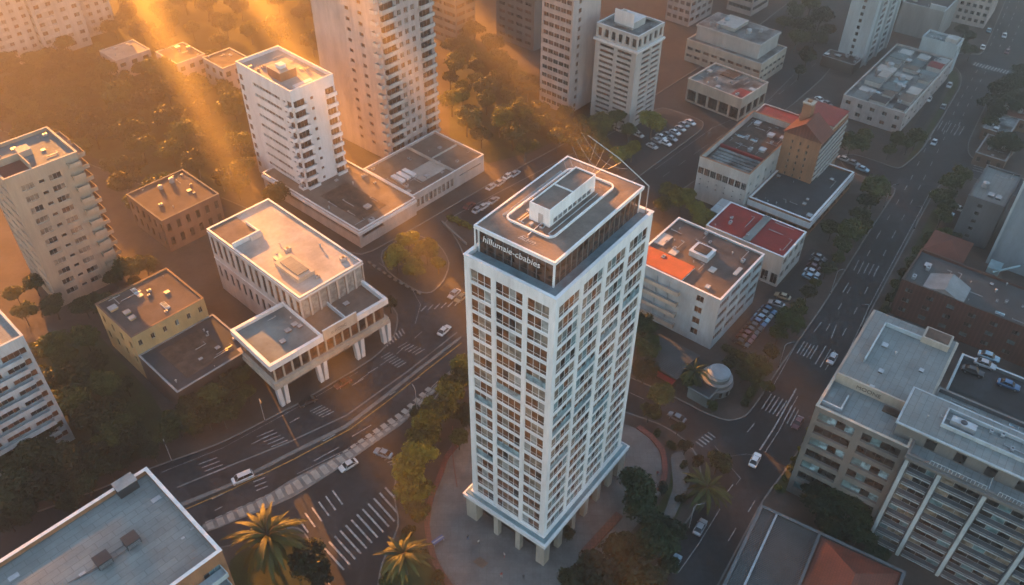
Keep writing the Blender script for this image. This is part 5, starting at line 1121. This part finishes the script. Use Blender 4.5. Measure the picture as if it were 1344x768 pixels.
def scatter(poly, n, rmin, rmax, kinds, label, group, gap=.85, seed=1):
    r = random.Random(seed); pts = []; tries = 0
    xs = [p[0] for p in poly]; ys = [p[1] for p in poly]
    def inside(x, y):
        c = False
        for (x1, y1), (x2, y2) in zip(poly, poly[1:]+poly[:1]):
            if (y1 > y) != (y2 > y) and x < (x2-x1)*(y-y1)/(y2-y1)+x1: c = not c
        return c
    while len(pts) < n and tries < 6000:
        tries += 1; x, y = r.uniform(min(xs), max(xs)), r.uniform(min(ys), max(ys))
        if not inside(x, y): continue
        w = at(x, y, 0); R_ = r.uniform(rmin, rmax)
        if any((w.x-q[0])**2+(w.y-q[1])**2 < ((R_+q[2])*gap)**2 for q in pts): continue
        if any(f.inside(w, R_*.75) for f in FOOT): continue
        pts.append((w.x, w.y, R_))
    for i, (x, y, R_) in enumerate(pts):
        tree_w(x, y, R_*1.05+1.6, R_, r.choice(kinds), label, group)
scatter([(-60,110),(100,75),(190,80),(290,90),(335,235),(420,290),(300,262),(170,212),(0,150),(-60,150)], 80, 3.4, 6, ['mid', 'mid', 'dark'], 'dim tree lost in the orange haze left of the white slab block', 'trees of the hazy upper left wood', seed=4)
scatter([(-20,170),(150,228),(290,284),(262,300),(160,290),(130,240),(100,170),(-20,150)], 14, 3.2, 5, ['mid', 'dark'], 'dim tree round the low hazy building between beige tower and civic hall', 'trees round the hazy brown building', seed=5)
scatter([(590,40),(640,62),(715,155),(780,185),(820,160),(838,190),(700,215),(640,200),(590,182)], 46, 3.2, 5.6, ['mid', 'mid', 'gold'], 'hazy olive tree in the wood between the balcony tower and hotel', 'trees of the hazy central wood', seed=6)
scatter([(135,-12),(300,-12),(470,-12),(450,110),(320,62),(300,80),(130,60)], 48, 3.6, 6, ['mid', 'dark'], 'faint tree in the brightest haze along the top edge', 'trees along the hazy top edge', seed=7)
def bush(cx, cy, rpx, kind, label, group=None, flat=.8):
    p = at(cx, cy, .5); r = rpx*dist_px(p); o = link('bush', rt_.choice(BUSH[kind]), None, label=label, category='bush', group=group)
    o.location = (p.x, p.y, r*.5); o.scale = (r, r, r*flat); o.rotation_euler = (0, 0, rt_.uniform(0, 6)); return o
for i in range(12):
    u = i/11; bush(952+u*36, 458+u*18, 8, 'mid', f'{ordn(i)} clipped bush of the hedge between the dark car park and round kiosk', 'bushes of the kiosk hedge', 1.1)
for i in range(9):
    u = i/8; bush(590+u*26, 286+u*12, 6, 'gold', f'{ordn(i)} low golden bush in the long planter by the podium car park', 'bushes in the podium planter')
for i in range(9):
    u = i/8; bush(1022+u*56, 640-u*100, 6, 'gold', f'{ordn(i)} low bush from the bottom along the stepped office block', 'bushes beside the stepped office block', 1.0)
for i, (x, y, r_, k) in enumerate(((535,700,12,'dark'), (555,730,12,'dark'), (575,760,14,'dark'), (520,725,10,'mid'), (508,760,12,'mid'), (905,628,9,'dark'), (895,655,10,'dark'), (898,610,8,'dark'), (880,585,9,'dark'), (862,570,8,'dark'), (985,515,9,'mid'), (978,528,7,'mid'), (935,535,6,'mid'), (560,545,8,'mid'), (545,540,10,'dark'))):
    bush(x, y, r_, k, f'loose bush round the plaza and kiosk, {ordn(i)} clockwise from the small palm', 'loose bushes round the plaza')
row([(745,700,10), (870,640,9), (900,585,10), (915,605,9), (890,560,9)], 'dark', '{} small dark tree in the verge between the plaza and the side street', 'small trees in the verge by the plaza')
row([(958,478,12), (975,488,13), (900,500,10), (935,532,8), (1005,508,10), (1012,462,12)], 'mid', '{} small olive tree round the kiosk garden', 'small trees in the kiosk garden')
row([(1060,385,12), (1085,352,12), (1100,338,10), (1070,372,8), (1128,280,13), (1138,296,10)], 'mid', '{} small tree on the verge left of the avenue by the five-car park', 'small trees on the avenue verge')
# palms
def frond_mesh(seed, mat='palm'):
    r = random.Random(seed); mb = MB(); n = 24; pts = []
    for i in range(n+1):
        u = i/n; pts.append(Vector((u*.95, 0, .5*u-1.05*u*u)))
    mb.tube(pts, [.012*(1-u/n)+.003 for u in range(n+1)], 'bark', 4)
    for i in range(1, n):
        p = pts[i]; t = (pts[i+1]-pts[i-1]).normalized(); u = i/n; ll = .11*math.sin(PI*min(1, u*.8+.2))+.03
        for s in (-1, 1):
            for h in (0, .33, .66):
                q = p.lerp(pts[i+1], h); e = q+Vector((ll*.55, s*ll*.72, -ll*r.uniform(.35, .75))); w = t*.016
                mb.add([q-w, q+w, e+w*.3, e-w*.3], [(0,1,2,3)], mat)
    return mb.mesh('frond')
FR = [frond_mesh(i) for i in range(4)]; FD = [frond_mesh(i, 'leaf_mid') for i in range(4)]
def palm(px, py, rpx, h, n, label, seed, fr=FR):
    r = random.Random(seed); p = at(px, py, h); rad = rpx*dist_px(p)
    o = thing('palm_tree', label, 'palm tree', (p.x, p.y, .1), 0)
    q = MB(); q.tube([(0, 0, 0), (.15, .1, h*.3), (.1, 0, h*.65), (0, 0, h)], [.42, .3, .26, .3], 'bark', 9)
    for i in range(14): q.cyl((.1, .03), .31, .27, .4+i*(h-1)/14, .52+i*(h-1)/14, 'bark', 9, False)
    q.build('trunk', o)
    for i in range(n):
        f = link('frond', r.choice(fr), o); f.location = (0, 0, h); L = rad*r.uniform(.75, 1.25); f.scale = (L, L, L)
        f.rotation_euler = (r.uniform(-.25, .25), r.uniform(-.9, .7), i*2.4+r.uniform(-.2, .2))
palm(352, 705, 46, 9, 64, 'big golden lit palm beside the pale roof block at the bottom', 1)
palm(530, 728, 33, 7, 52, 'olive palm below the zebra crossing, at the left rim of the plaza', 2)
palm(928, 640, 28, 6.5, 44, 'dark palm on the corner between plaza and avenue, above the silver car', 3, FD)
palm(912, 488, 20, 6, 34, 'dusky palm in front of the round kiosk', 4, FD)
# ================================================================== CARS, PEOPLE
def loft(mb, st, mat, cap=True):
    """st: stations (x, halfwidth, z0, z1, inset) -> closed shell"""
    n = 8; vs = []
    for x, w, z0, z1, ins in st:
        vs += [(x, -w, z0+.1), (x, -w, z1-.12), (x, -w+ins, z1), (x, -w*.35, z1+.02), (x, w*.35, z1+.02), (x, w-ins, z1), (x, w, z1-.12), (x, w, z0+.1)]
    k = len(st); fs = []
    for i in range(k-1):
        for j in range(n):
            a, b_ = i*n+j, i*n+(j+1) % n; fs.append((a, b_, b_+n, a+n))
    fs += [tuple(range(n)), tuple(range(k*n-1, (k-1)*n-1, -1))]
    mb.add(vs, fs, mat)
def body_mesh(paint, kind):
    mb = MB()
    if kind == 'van': st = [(-2.2,.72,.3,.8,.1),(-2.1,.88,.25,1.0,.12),(-1.4,.9,.22,1.08,.12),(0,.92,.22,1.1,.1),(1.6,.92,.22,1.12,.1),(2.3,.9,.25,1.1,.1),(2.4,.8,.35,1.0,.1)]
    else: st = [(-2.15,.6,.32,.62,.12),(-2.05,.8,.25,.74,.14),(-1.4,.87,.2,.84,.12),(-.6,.89,.2,.90,.1),(.9,.9,.2,.92,.1),(1.6,.88,.22,.9,.12),(2.1,.82,.28,.82,.14),(2.2,.64,.35,.7,.1)]
    loft(mb, st, PAINT[paint])
    xr = (-.35, 1.0, 1.5) if kind == 'car' else (-.7, 1.9, 2.0)
    zr = 1.38 if kind == 'car' else 1.78
    a, c = (-.45, .95) if kind == 'car' else (-.85, 2.05)
    mb.box(a, -.62, zr, c, .62, zr+.05, PAINT[paint]); mb.box(a+.05, -.55, zr+.05, c-.05, .55, zr+.075, PAINT[paint])
    for s in (-1, 1):
        for x0_, x1_ in (((-1.0, a), (1.65, c)) if kind == 'car' else ((-1.5, a), (2.3, c))):
            mb.tube([(x0_, s*.8, .92 if kind == 'car' else 1.08), (x1_, s*.62, zr+.02)], .04, PAINT[paint], 4)
        mb.tube([(.3, s*.83, .9 if kind == 'car' else 1.08), (.3, s*.64, zr)], .04, PAINT[paint], 4)
        mb.box(-.75, s*.88, .88, -.55, s*1.0, 1.0, PAINT[paint])
    return mb.mesh('body')
def glass_mesh(kind):
    mb = MB(); a, c, zr, zb = (-.45, .95, 1.38, .88) if kind == 'car' else (-.85, 2.05, 1.78, 1.06); x0_, x1_ = (-1.05, 1.7) if kind == 'car' else (-1.55, 2.3)
    lo = [(x0_, -.78), (x1_, -.78), (x1_, .78), (x0_, .78)]; hi = [(a, -.62), (c, -.62), (c, .62), (a, .62)]
    mb.add([(*p, zb) for p in lo]+[(*p, zr) for p in hi], [(0,1,5,4), (1,2,6,5), (2,3,7,6), (3,0,4,7), (4,5,6,7)], 'g_dark'); return mb.mesh('windows')
def lamp(x, y, z, mat, nm): mb = MB(); mb.box(x-.04, y-.14, z, x+.04, y+.14, z+.12, mat); return mb.mesh(nm)
wm = MB(); 
for s in (-.1, .1): pass
def wheel_mesh():
    mb = MB(); vs = []; n = 14
    T = Matrix.Rotation(PI/2, 4, 'X'); t2 = MB(); t2.cyl((0, 0), .32, .32, -.1, .1, 'tyre', n); t2.cyl((0, 0), .19, .19, -.112, .112, 'rim', n); mb.join(t2, T); return mb.mesh('wheel')
WH = wheel_mesh(); GL = {k: glass_mesh(k) for k in ('car', 'van')}; HL = lamp(-2.1, 0, .52, 'lamp_w', 'headlight'); TL = lamp(2.16, 0, .58, 'lamp_r', 'tail_light'); BODY = {}
NAMES = {'car': 'car', 'van': 'van'}
def car(px, py, tx, ty, paint, label, kind='car', group=None, z=.01, parts=True, name=None):
    p = at(px, py, z+.5); q = at(tx, ty, z+.5); a = math.atan2(q.y-p.y, q.x-p.x)+PI
    o = thing(name or 'parked_car', label, kind, (p.x, p.y, z), a, group)
    if (paint, kind) not in BODY: BODY[(paint, kind)] = body_mesh(paint, kind)
    link('body', BODY[(paint, kind)], o); link('windows', GL[kind], o)
    for sx in (-1.35, 1.35):
        for sy in (-.8, .8): w = link('wheel', WH, o); w.location = (sx, sy, .32)
    if parts:
        for sy in (-.58, .58): h = link('headlight', HL, o); h.location = (0, sy, 0); h = link('tail_light', TL, o); h.location = (0 if kind == 'car' else .2, sy, 0)
    return o
car(583,434,600,418,'white','white saloon driving up the curved road toward the white tower wall', name='car')
car(596,386,584,397,'silver','pale grey car at the junction above the white saloon', name='car', z=.01)
car(605,391,592,402,'beige','beige car squeezed beside the tower edge at the junction', name='car')
car(318,628,290,640,'white','white van on the lower lanes next to painted hatch lines', 'van', name='van')
car(404,527,384,536,'black','black saloon below the first arcade leg', name='car')
car(450,503,432,514,'maroon','dark maroon car between the arcade legs on the upper lanes', name='car')
car(457,611,438,622,'white','white car on the frontage road beside the light paving panels', name='car')
car(503,595,490,590,'lightblue','pale blue car parked askew by the hatch lines under golden trees')
car(1092,471,1080,492,'silver','silver car on the avenue beside the grey terraced roof', name='car')
car(1047,555,1036,575,'maroon','dark red car on the avenue below the silver one, near the bush strip', name='car')
car(991,604,994,598,'white','small white car alone in the middle of the avenue junction', name='car')
car(919,692,932,668,'silver','large silver car parked at the kerb below the dark palm')
car(885,739,895,722,'lightblue','pale blue hatchback parked behind the large silver car')
car(888,548,878,543,'grey','grey car in the side street at the right of the white tower', name='car')
car(1027,389,1013,384,'beige','beige car alone at the mouth of the dark car park')
car(1019,399,1010,396,'silver','silver car half under the tree next to the beige one')
for i in range(9):
    u = i/8; k = ['blue', 'grey', 'lightblue', 'blue', 'black', 'black', 'maroon', 'maroon', 'black'][i]
    car(1009-u*36, 407+u*43, 1021-u*36, 413+u*43, k, f'{ordn(i)} car from the top in the dark car park beside the mid-rise block, {k}', group='cars in the dark car park', z=.15)
for i in range(5):
    u = i/4; k = ['grey', 'black', 'maroon', 'silver', 'lightblue'][i]
    car(1075-u*12, 338+u*26, 1088-u*12, 344+u*26, k, f'{ordn(i)} car from the top in the five-car park by the red shop', group='cars in the five-car park', z=.15)
L = [(616,270,'maroon','dark red'), (627,275,'silver','silver'), (635,271,'white','white'), (648,263,'silver','grey'), (645,245,'white','white'), (656,240,'silver','silver'), (667,231,'white','white'), (676,228,'silver','grey')]
for i, (x, y, c, w) in enumerate(L): car(x, y, x+10, y-7, c, f'{w} car, {ordn(i)} from the left in the podium car park', group='cars in the podium car park', z=.15)
L = [(812,170,'white'),(822,173,'silver'),(832,171,'white'),(838,177,'white'),(862,185,'silver'),(868,180,'white'),(874,188,'white'),(882,182,'silver'),(886,174,'white'),(893,169,'white'),(898,164,'silver'),(906,161,'white'),(876,177,'grey'),(856,192,'white')]
for i, (x, y, c) in enumerate(L): car(x, y, x+8, y+4, c, f'{ordn(i)} small {c} car from the left in the hotel car park', group='cars in the hotel car park', z=.15, parts=False)
for i, (x, y, tx, ty, c, lb) in enumerate(((1120,214,1134,219,'silver','silver car at the mouth of the street behind the gabled house'), (1108,209,1122,214,'white','white car first in the street behind the gabled house'), (1132,222,1146,227,'lightblue','pale blue car last in the street behind the gabled house'), (1226,187,1222,194,'silver','silver car turning at the far junction by the grass strip'), (1219,130,1214,139,'white','white car alone on the grey parking strip by the cluttered building'), (1072,51,1080,46,'white','white car on the far road beside the hazy wood'),
    (1298,40,1301,33,'lightblue','pale blue car topmost of the traffic on the far avenue'), (1290,62,1293,55,'white','white car on the far avenue left lane'), (1322,68,1319,75,'maroon','red car on the far avenue right lane'), (1318,47,1316,54,'silver','silver car between the lanes of the far avenue'), (1238,140,1243,130,'grey','grey car on the left lanes of the upper avenue'),
    (1258,274,1266,277,'white','white car under the tree clump by the avenue right kerb'), (1243,279,1251,282,'lightblue','pale blue car beside the white one under the clump'), (1246,112,1243,118,'silver','silver car parked at the head of the grass strip'), (1310,198,1322,203,'teal' if 0 else 'lightblue','pale blue car below the round dark tree'), (1076,131,1084,136,'white','white car among the rubble behind the gabled house chimney'), (1086,136,1094,141,'silver','silver car beside the white one behind the chimney'))):
    car(x, y, tx, ty, c, lb, parts=False, name='car')
for i, (x, y, c, w) in enumerate(((1298,468,'lightblue','pale blue car topmost on the rooftop parking deck'), (1293,478,'silver','silver car second on the rooftop parking deck'), (1277,487,'black','black car on the rooftop parking deck left of the others'), (1324,505,'blue','blue car lowest on the rooftop parking deck'))): 
    p = at(x, y, PD.h+.6); o = car(x, y, x+14, y+5, c, w); o.location = (p.x, p.y, PD.h+.06)
for i in range(2): car(1098+i*9, 428-i*22 if 0 else 9999 if 0 else 240+i*0, 1108+i*9, 246, 'grey', ['grey car first in the gap right of the deck building', 'grey car second in the gap right of the deck building'][i], parts=False) if 0 else None

# people on the plaza
def person_mesh(shirt, trousers, hair, step):
    bm_v = [((0,0,.95),.15),((0,0,1.15),.14),((0,0,1.38),.17),((0,0,1.5),.07),((0,.02,1.6),.095),((0,.02,1.72),.085),
            ((-.19,0,1.4),.065),((-.27,.03,1.15),.045),((-.28,.12,.92),.035),((-.28,.15,.84),.04),((.19,0,1.4),.065),((.27,-.03,1.15),.045),((.28,.05,.92),.035),((.28,.08,.84),.04),
            ((-.1,0,.88),.11),((-.1,step,.5),.07),((-.1,step*.6,.08),.045),((-.1,step*.6+.16,.04),.035),((.1,0,.88),.11),((.1,-step,.5),.07),((.1,-step*1.5,.08),.045),((.1,-step*1.5+.16,.04),.035)]
    ed = [(0,1),(1,2),(2,3),(3,4),(4,5),(2,6),(6,7),(7,8),(8,9),(2,10),(10,11),(11,12),(12,13),(0,14),(14,15),(15,16),(16,17),(0,18),(18,19),(19,20),(20,21)]
    me = bpy.data.meshes.new('p'); me.from_pydata([v[0] for v in bm_v], ed, []); o = bpy.data.objects.new('p', me); COL.objects.link(o)
    sk = o.modifiers.new('s', 'SKIN'); o.modifiers.new('d', 'SUBSURF').levels = 1
    for i, v in enumerate(bm_v): me.skin_vertices[0].data[i].radius = (v[1], v[1]*.8)
    me.skin_vertices[0].data[0].use_root = True
    bpy.context.view_layer.update(); r = bpy.data.meshes.new_from_object(o.evaluated_get(bpy.context.evaluated_depsgraph_get())); bpy.data.objects.remove(o)
    r.materials.clear()
    for m_ in (shirt, trousers, M['skin'], hair): r.materials.append(m_)
    for p in r.polygons:
        c = p.center; k = 0
        if c.z < .93 and abs(c.x) < .24: k = 1
        if c.z > 1.47: k = 2
        if c.z > 1.66 or (c.z > 1.55 and c.y < -.01): k = 3
        if abs(c.x) > .2 and c.z < 1.1: k = 2
        p.material_index = k
    return r
cl_ = [wallmat('red_cloth', (.4, .05, .05), .9, 2, .1), wallmat('pale_cloth', (.55, .5, .45), .9, 2, .1), wallmat('dark_cloth', (.04, .04, .05), .9, 2, .1), wallmat('blue_cloth', (.08, .12, .25), .9, 2, .1)]
for i, (x, y, s_, t_, h_, az_, lb) in enumerate(((658,755,0,1,2,.5,'person in red top and pale trousers walking on the lower plaza'), (662,729,1,0,2,2.2,'person in pale top and red trousers before the front tower columns'), (614,706,2,3,2,1,'person in dark top near the left plaza kerb'), (628,712,1,2,2,4,'person in pale top and dark trousers in front of the left columns'), (863,622,0,2,2,3,'person in red top by the right end kerb of the plaza'), (687,758,2,2,2,0,'person all in dark clothes low on the plaza'), (601,770,3,2,2,1.5,'person in blue top beside the bottom left kerb of the plaza'))):
    o = link('person', person_mesh(cl_[s_], cl_[t_], cl_[h_], .12), None, label=lb, category='person'); p = at(x, y, .8); o.location = (p.x, p.y, .16); o.rotation_euler = (0, 0, az_)
t = thing('info_stand', 'low blue striped display stand on the left part of the plaza', 'display stand', at(575, 712, .15), R(40))
q = MB(); q.box(-1.3, -.5, .9, 1.3, .5, 1.0, cl_[3]); q.box(-1.3, -.15, 1.002, 1.3, .1, 1.02, 'paint'); q.build('top', t)
for x in (-1.2, 1.1):
    for y in (-.4, .3): q = MB(); q.box(x, y, 0, x+.1, y+.1, .9, 'metal'); q.build('leg', t)
# street lamps
def lamp_proto():
    o = thing('street_lamp', '', 'street lamp'); q = MB(); q.tube([(0, 0, 0), (0, 0, 7.4), (.4, 0, 8), (1.7, 0, 8.2)], [.1, .07, .06, .05], 'metal', 6); q.cyl((0, 0), .2, .14, 0, .4, 'darkmetal', 8); q.build('pole', o)
    q = MB(); q.box(1.4, -.14, 8.1, 2.2, .14, 8.26, 'darkmetal'); q.box(1.5, -.1, 8.06, 2.1, .1, 8.098, 'lamp_w'); q.build('lamp_head', o); return o
lp = lamp_proto(); spots = [(348,553,-60,'first arcade leg'), (226,606,-60,'kerb above the pale roof block'), (1022,482,10,'dark car park corner'), (1090,385,10,'avenue kerb below the five-car park'), (1160,272,10,'avenue kerb above the olive trees'), (1062,577,190,'bush strip by the stepped office block'), (1130,430,190,'top corner of the stepped office block'), (1200,300,190,'avenue kerb by the brick building'), (904,694,10,'parked silver car'), (548,542,120,'top of the frontage road')]
for i, (x, y, a, w) in enumerate(spots):
    o = lp if i == 0 else dup(lp); p = at(x, y, .1); o.location = (p.x, p.y, .12); o.rotation_euler = (0, 0, R(a)); o['label'] = f'slender metal street lamp nearest the {w}'; o['group'] = 'street lamps'
# ================================================================== LIGHT, AIR, SKY
SUN_AZ, SUN_EL = R(-31), R(12)      # azimuth measured from the viewing direction, negative = left
sd = Vector((math.sin(SUN_AZ)*math.cos(SUN_EL), math.cos(SUN_AZ)*math.cos(SUN_EL), math.sin(SUN_EL)))
ld = bpy.data.lights.new('sun', 'SUN'); ld.energy = 5.0; ld.angle = R(.5); ld.color = (1.0, .35, .045)
so = bpy.data.objects.new('sun', ld); COL.objects.link(so); so.rotation_euler = (-sd).to_track_quat('-Z', 'Y').to_euler()

# added out-of-frame sun blocker: slits fanned from the camera shape the light shafts
ZC = 190.0
Q0 = CAM + sd*((ZC-CAMH)/sd.z)
def cdir(x, y=100):
    r = (rt*(x-672) - up*(y-384) + fwd*FPX).normalized(); c = r - sd*(r.z/sd.z); return Vector((c.x, c.y, 0))
def blockermat(name, op):
    cm = bpy.data.materials.new(name); cm.use_nodes = True; N = cm.node_tree.nodes; Lk = cm.node_tree.links
    N.remove(N['Principled BSDF']); a_ = N.new('ShaderNodeBsdfTransparent'); b_ = N.new('ShaderNodeBsdfDiffuse'); b_.inputs[0].default_value = (.8, .8, .8, 1); x_ = N.new('ShaderNodeMixShader')
    x_.inputs[0].default_value = op; Lk.new(a_.outputs[0], x_.inputs[1]); Lk.new(b_.outputs[0], x_.inputs[2]); Lk.new(x_.outputs[0], N['Material Output'].inputs['Surface']); M[name] = cm
blockermat('thin_blocker', .06); blockermat('middling_blocker', .50); blockermat('thick_blocker', .85)
rc = random.Random(5)
def sun_blocker(xa, xb, T, mat, name='sun_blocker'):
    nn = max(3, min(18, int((xb-xa)/60))); dirs = [cdir(xa+(xb-xa)*i/nn) for i in range(nn+1)]; mb = MB(); nt_ = len(T); vs = []
    for s in (0, 1):
        for i, d in enumerate(dirs):
            for j, t in enumerate(T):
                p = Q0+d*t; edge = i in (0, nn) or j in (0, nt_-1); z = ZC+(0 if edge else (rc.uniform(3, 12) if s else -rc.uniform(1, 5))); vs.append((p.x, p.y, z+(.5 if s else 0)))
    o_ = (nn+1)*nt_; fs = []
    for i in range(nn):
        for j in range(nt_-1):
            q = (i*nt_+j, (i+1)*nt_+j, (i+1)*nt_+j+1, i*nt_+j+1); fs.append(q); fs.append(tuple(o_+v for v in q[::-1]))
    mb.add(vs, fs, mat); mb.build(name, kind='structure')
sun_blocker(-1500, 3400, [4, 40, 75, 110], 'thick_blocker');  # dense unseen panel added to keep the foreground in shade
FAR = [255, 290, 360, 450, 560, 700, 900, 1150]
SL = [(-1500, 226), (256, 386), (426, 524), (564, 656), (704, 3400)]
for k, (xa, xb) in enumerate(SL):
    sun_blocker(xa, xb, [110.2, 145, 175], 'thick_blocker')
    sun_blocker(xa, xb, [175.2, 215, 254.8], 'middling_blocker' if 0 < k < 4 else 'thick_blocker')
    sun_blocker(xa, xb if k < 4 else 1000, FAR, 'thin_blocker' if k < 4 else 'middling_blocker')
sun_blocker(1000.5, 3400, FAR, 'thick_blocker')

w = bpy.data.worlds.new('World'); scn.world = w; w.use_nodes = True; nt = w.node_tree
bg = nt.nodes['Background']; sk = nt.nodes.new('ShaderNodeTexSky'); sk.sky_type = 'NISHITA'; sk.sun_disc = False
sk.sun_elevation = SUN_EL; sk.sun_rotation = SUN_AZ; sk.air_density = 1.0; sk.dust_density = 0.0; sk.ozone_density = 0.5; sk.altitude = 100
nt.links.new(sk.outputs[0], bg.inputs[0]); bg.inputs[1].default_value = .05
HZ = MB(); HZ.box(-2500, -850, -1, 2500, 3500, 160, 'earth'); hz = HZ.build('haze', kind='stuff', label='warm sunlit haze over the city', category='haze')
hm = bpy.data.materials.new('haze_air'); hm.use_nodes = True; N = hm.node_tree.nodes; N.remove(N['Principled BSDF'])
pv = N.new('ShaderNodeVolumePrincipled'); pv.inputs['Density'].default_value = .00125; pv.inputs['Color'].default_value = (1, .95, .88, 1); pv.inputs['Anisotropy'].default_value = .8
hm.node_tree.links.new(pv.outputs[0], N['Material Output'].inputs['Volume']); hz.data.materials.clear(); hz.data.materials.append(hm)
scn.cycles.volume_bounces = 0; scn.cycles.max_bounces = 6; scn.cycles.diffuse_bounces = 2; scn.cycles.glossy_bounces = 2; scn.cycles.transmission_bounces = 2; scn.cycles.transparent_max_bounces = 6
scn.cycles.use_denoising = True; scn.cycles.denoiser = 'OPENIMAGEDENOISE'; scn.cycles.use_adaptive_sampling = True; scn.cycles.adaptive_threshold = .02
scn.cycles.caustics_reflective = False; scn.cycles.caustics_refractive = False; scn.cycles.sample_clamp_indirect = 4
scn.view_settings.view_transform = 'Standard'; scn.view_settings.look = 'None'; scn.view_settings.exposure = 3.6; scn.view_settings.gamma = 1
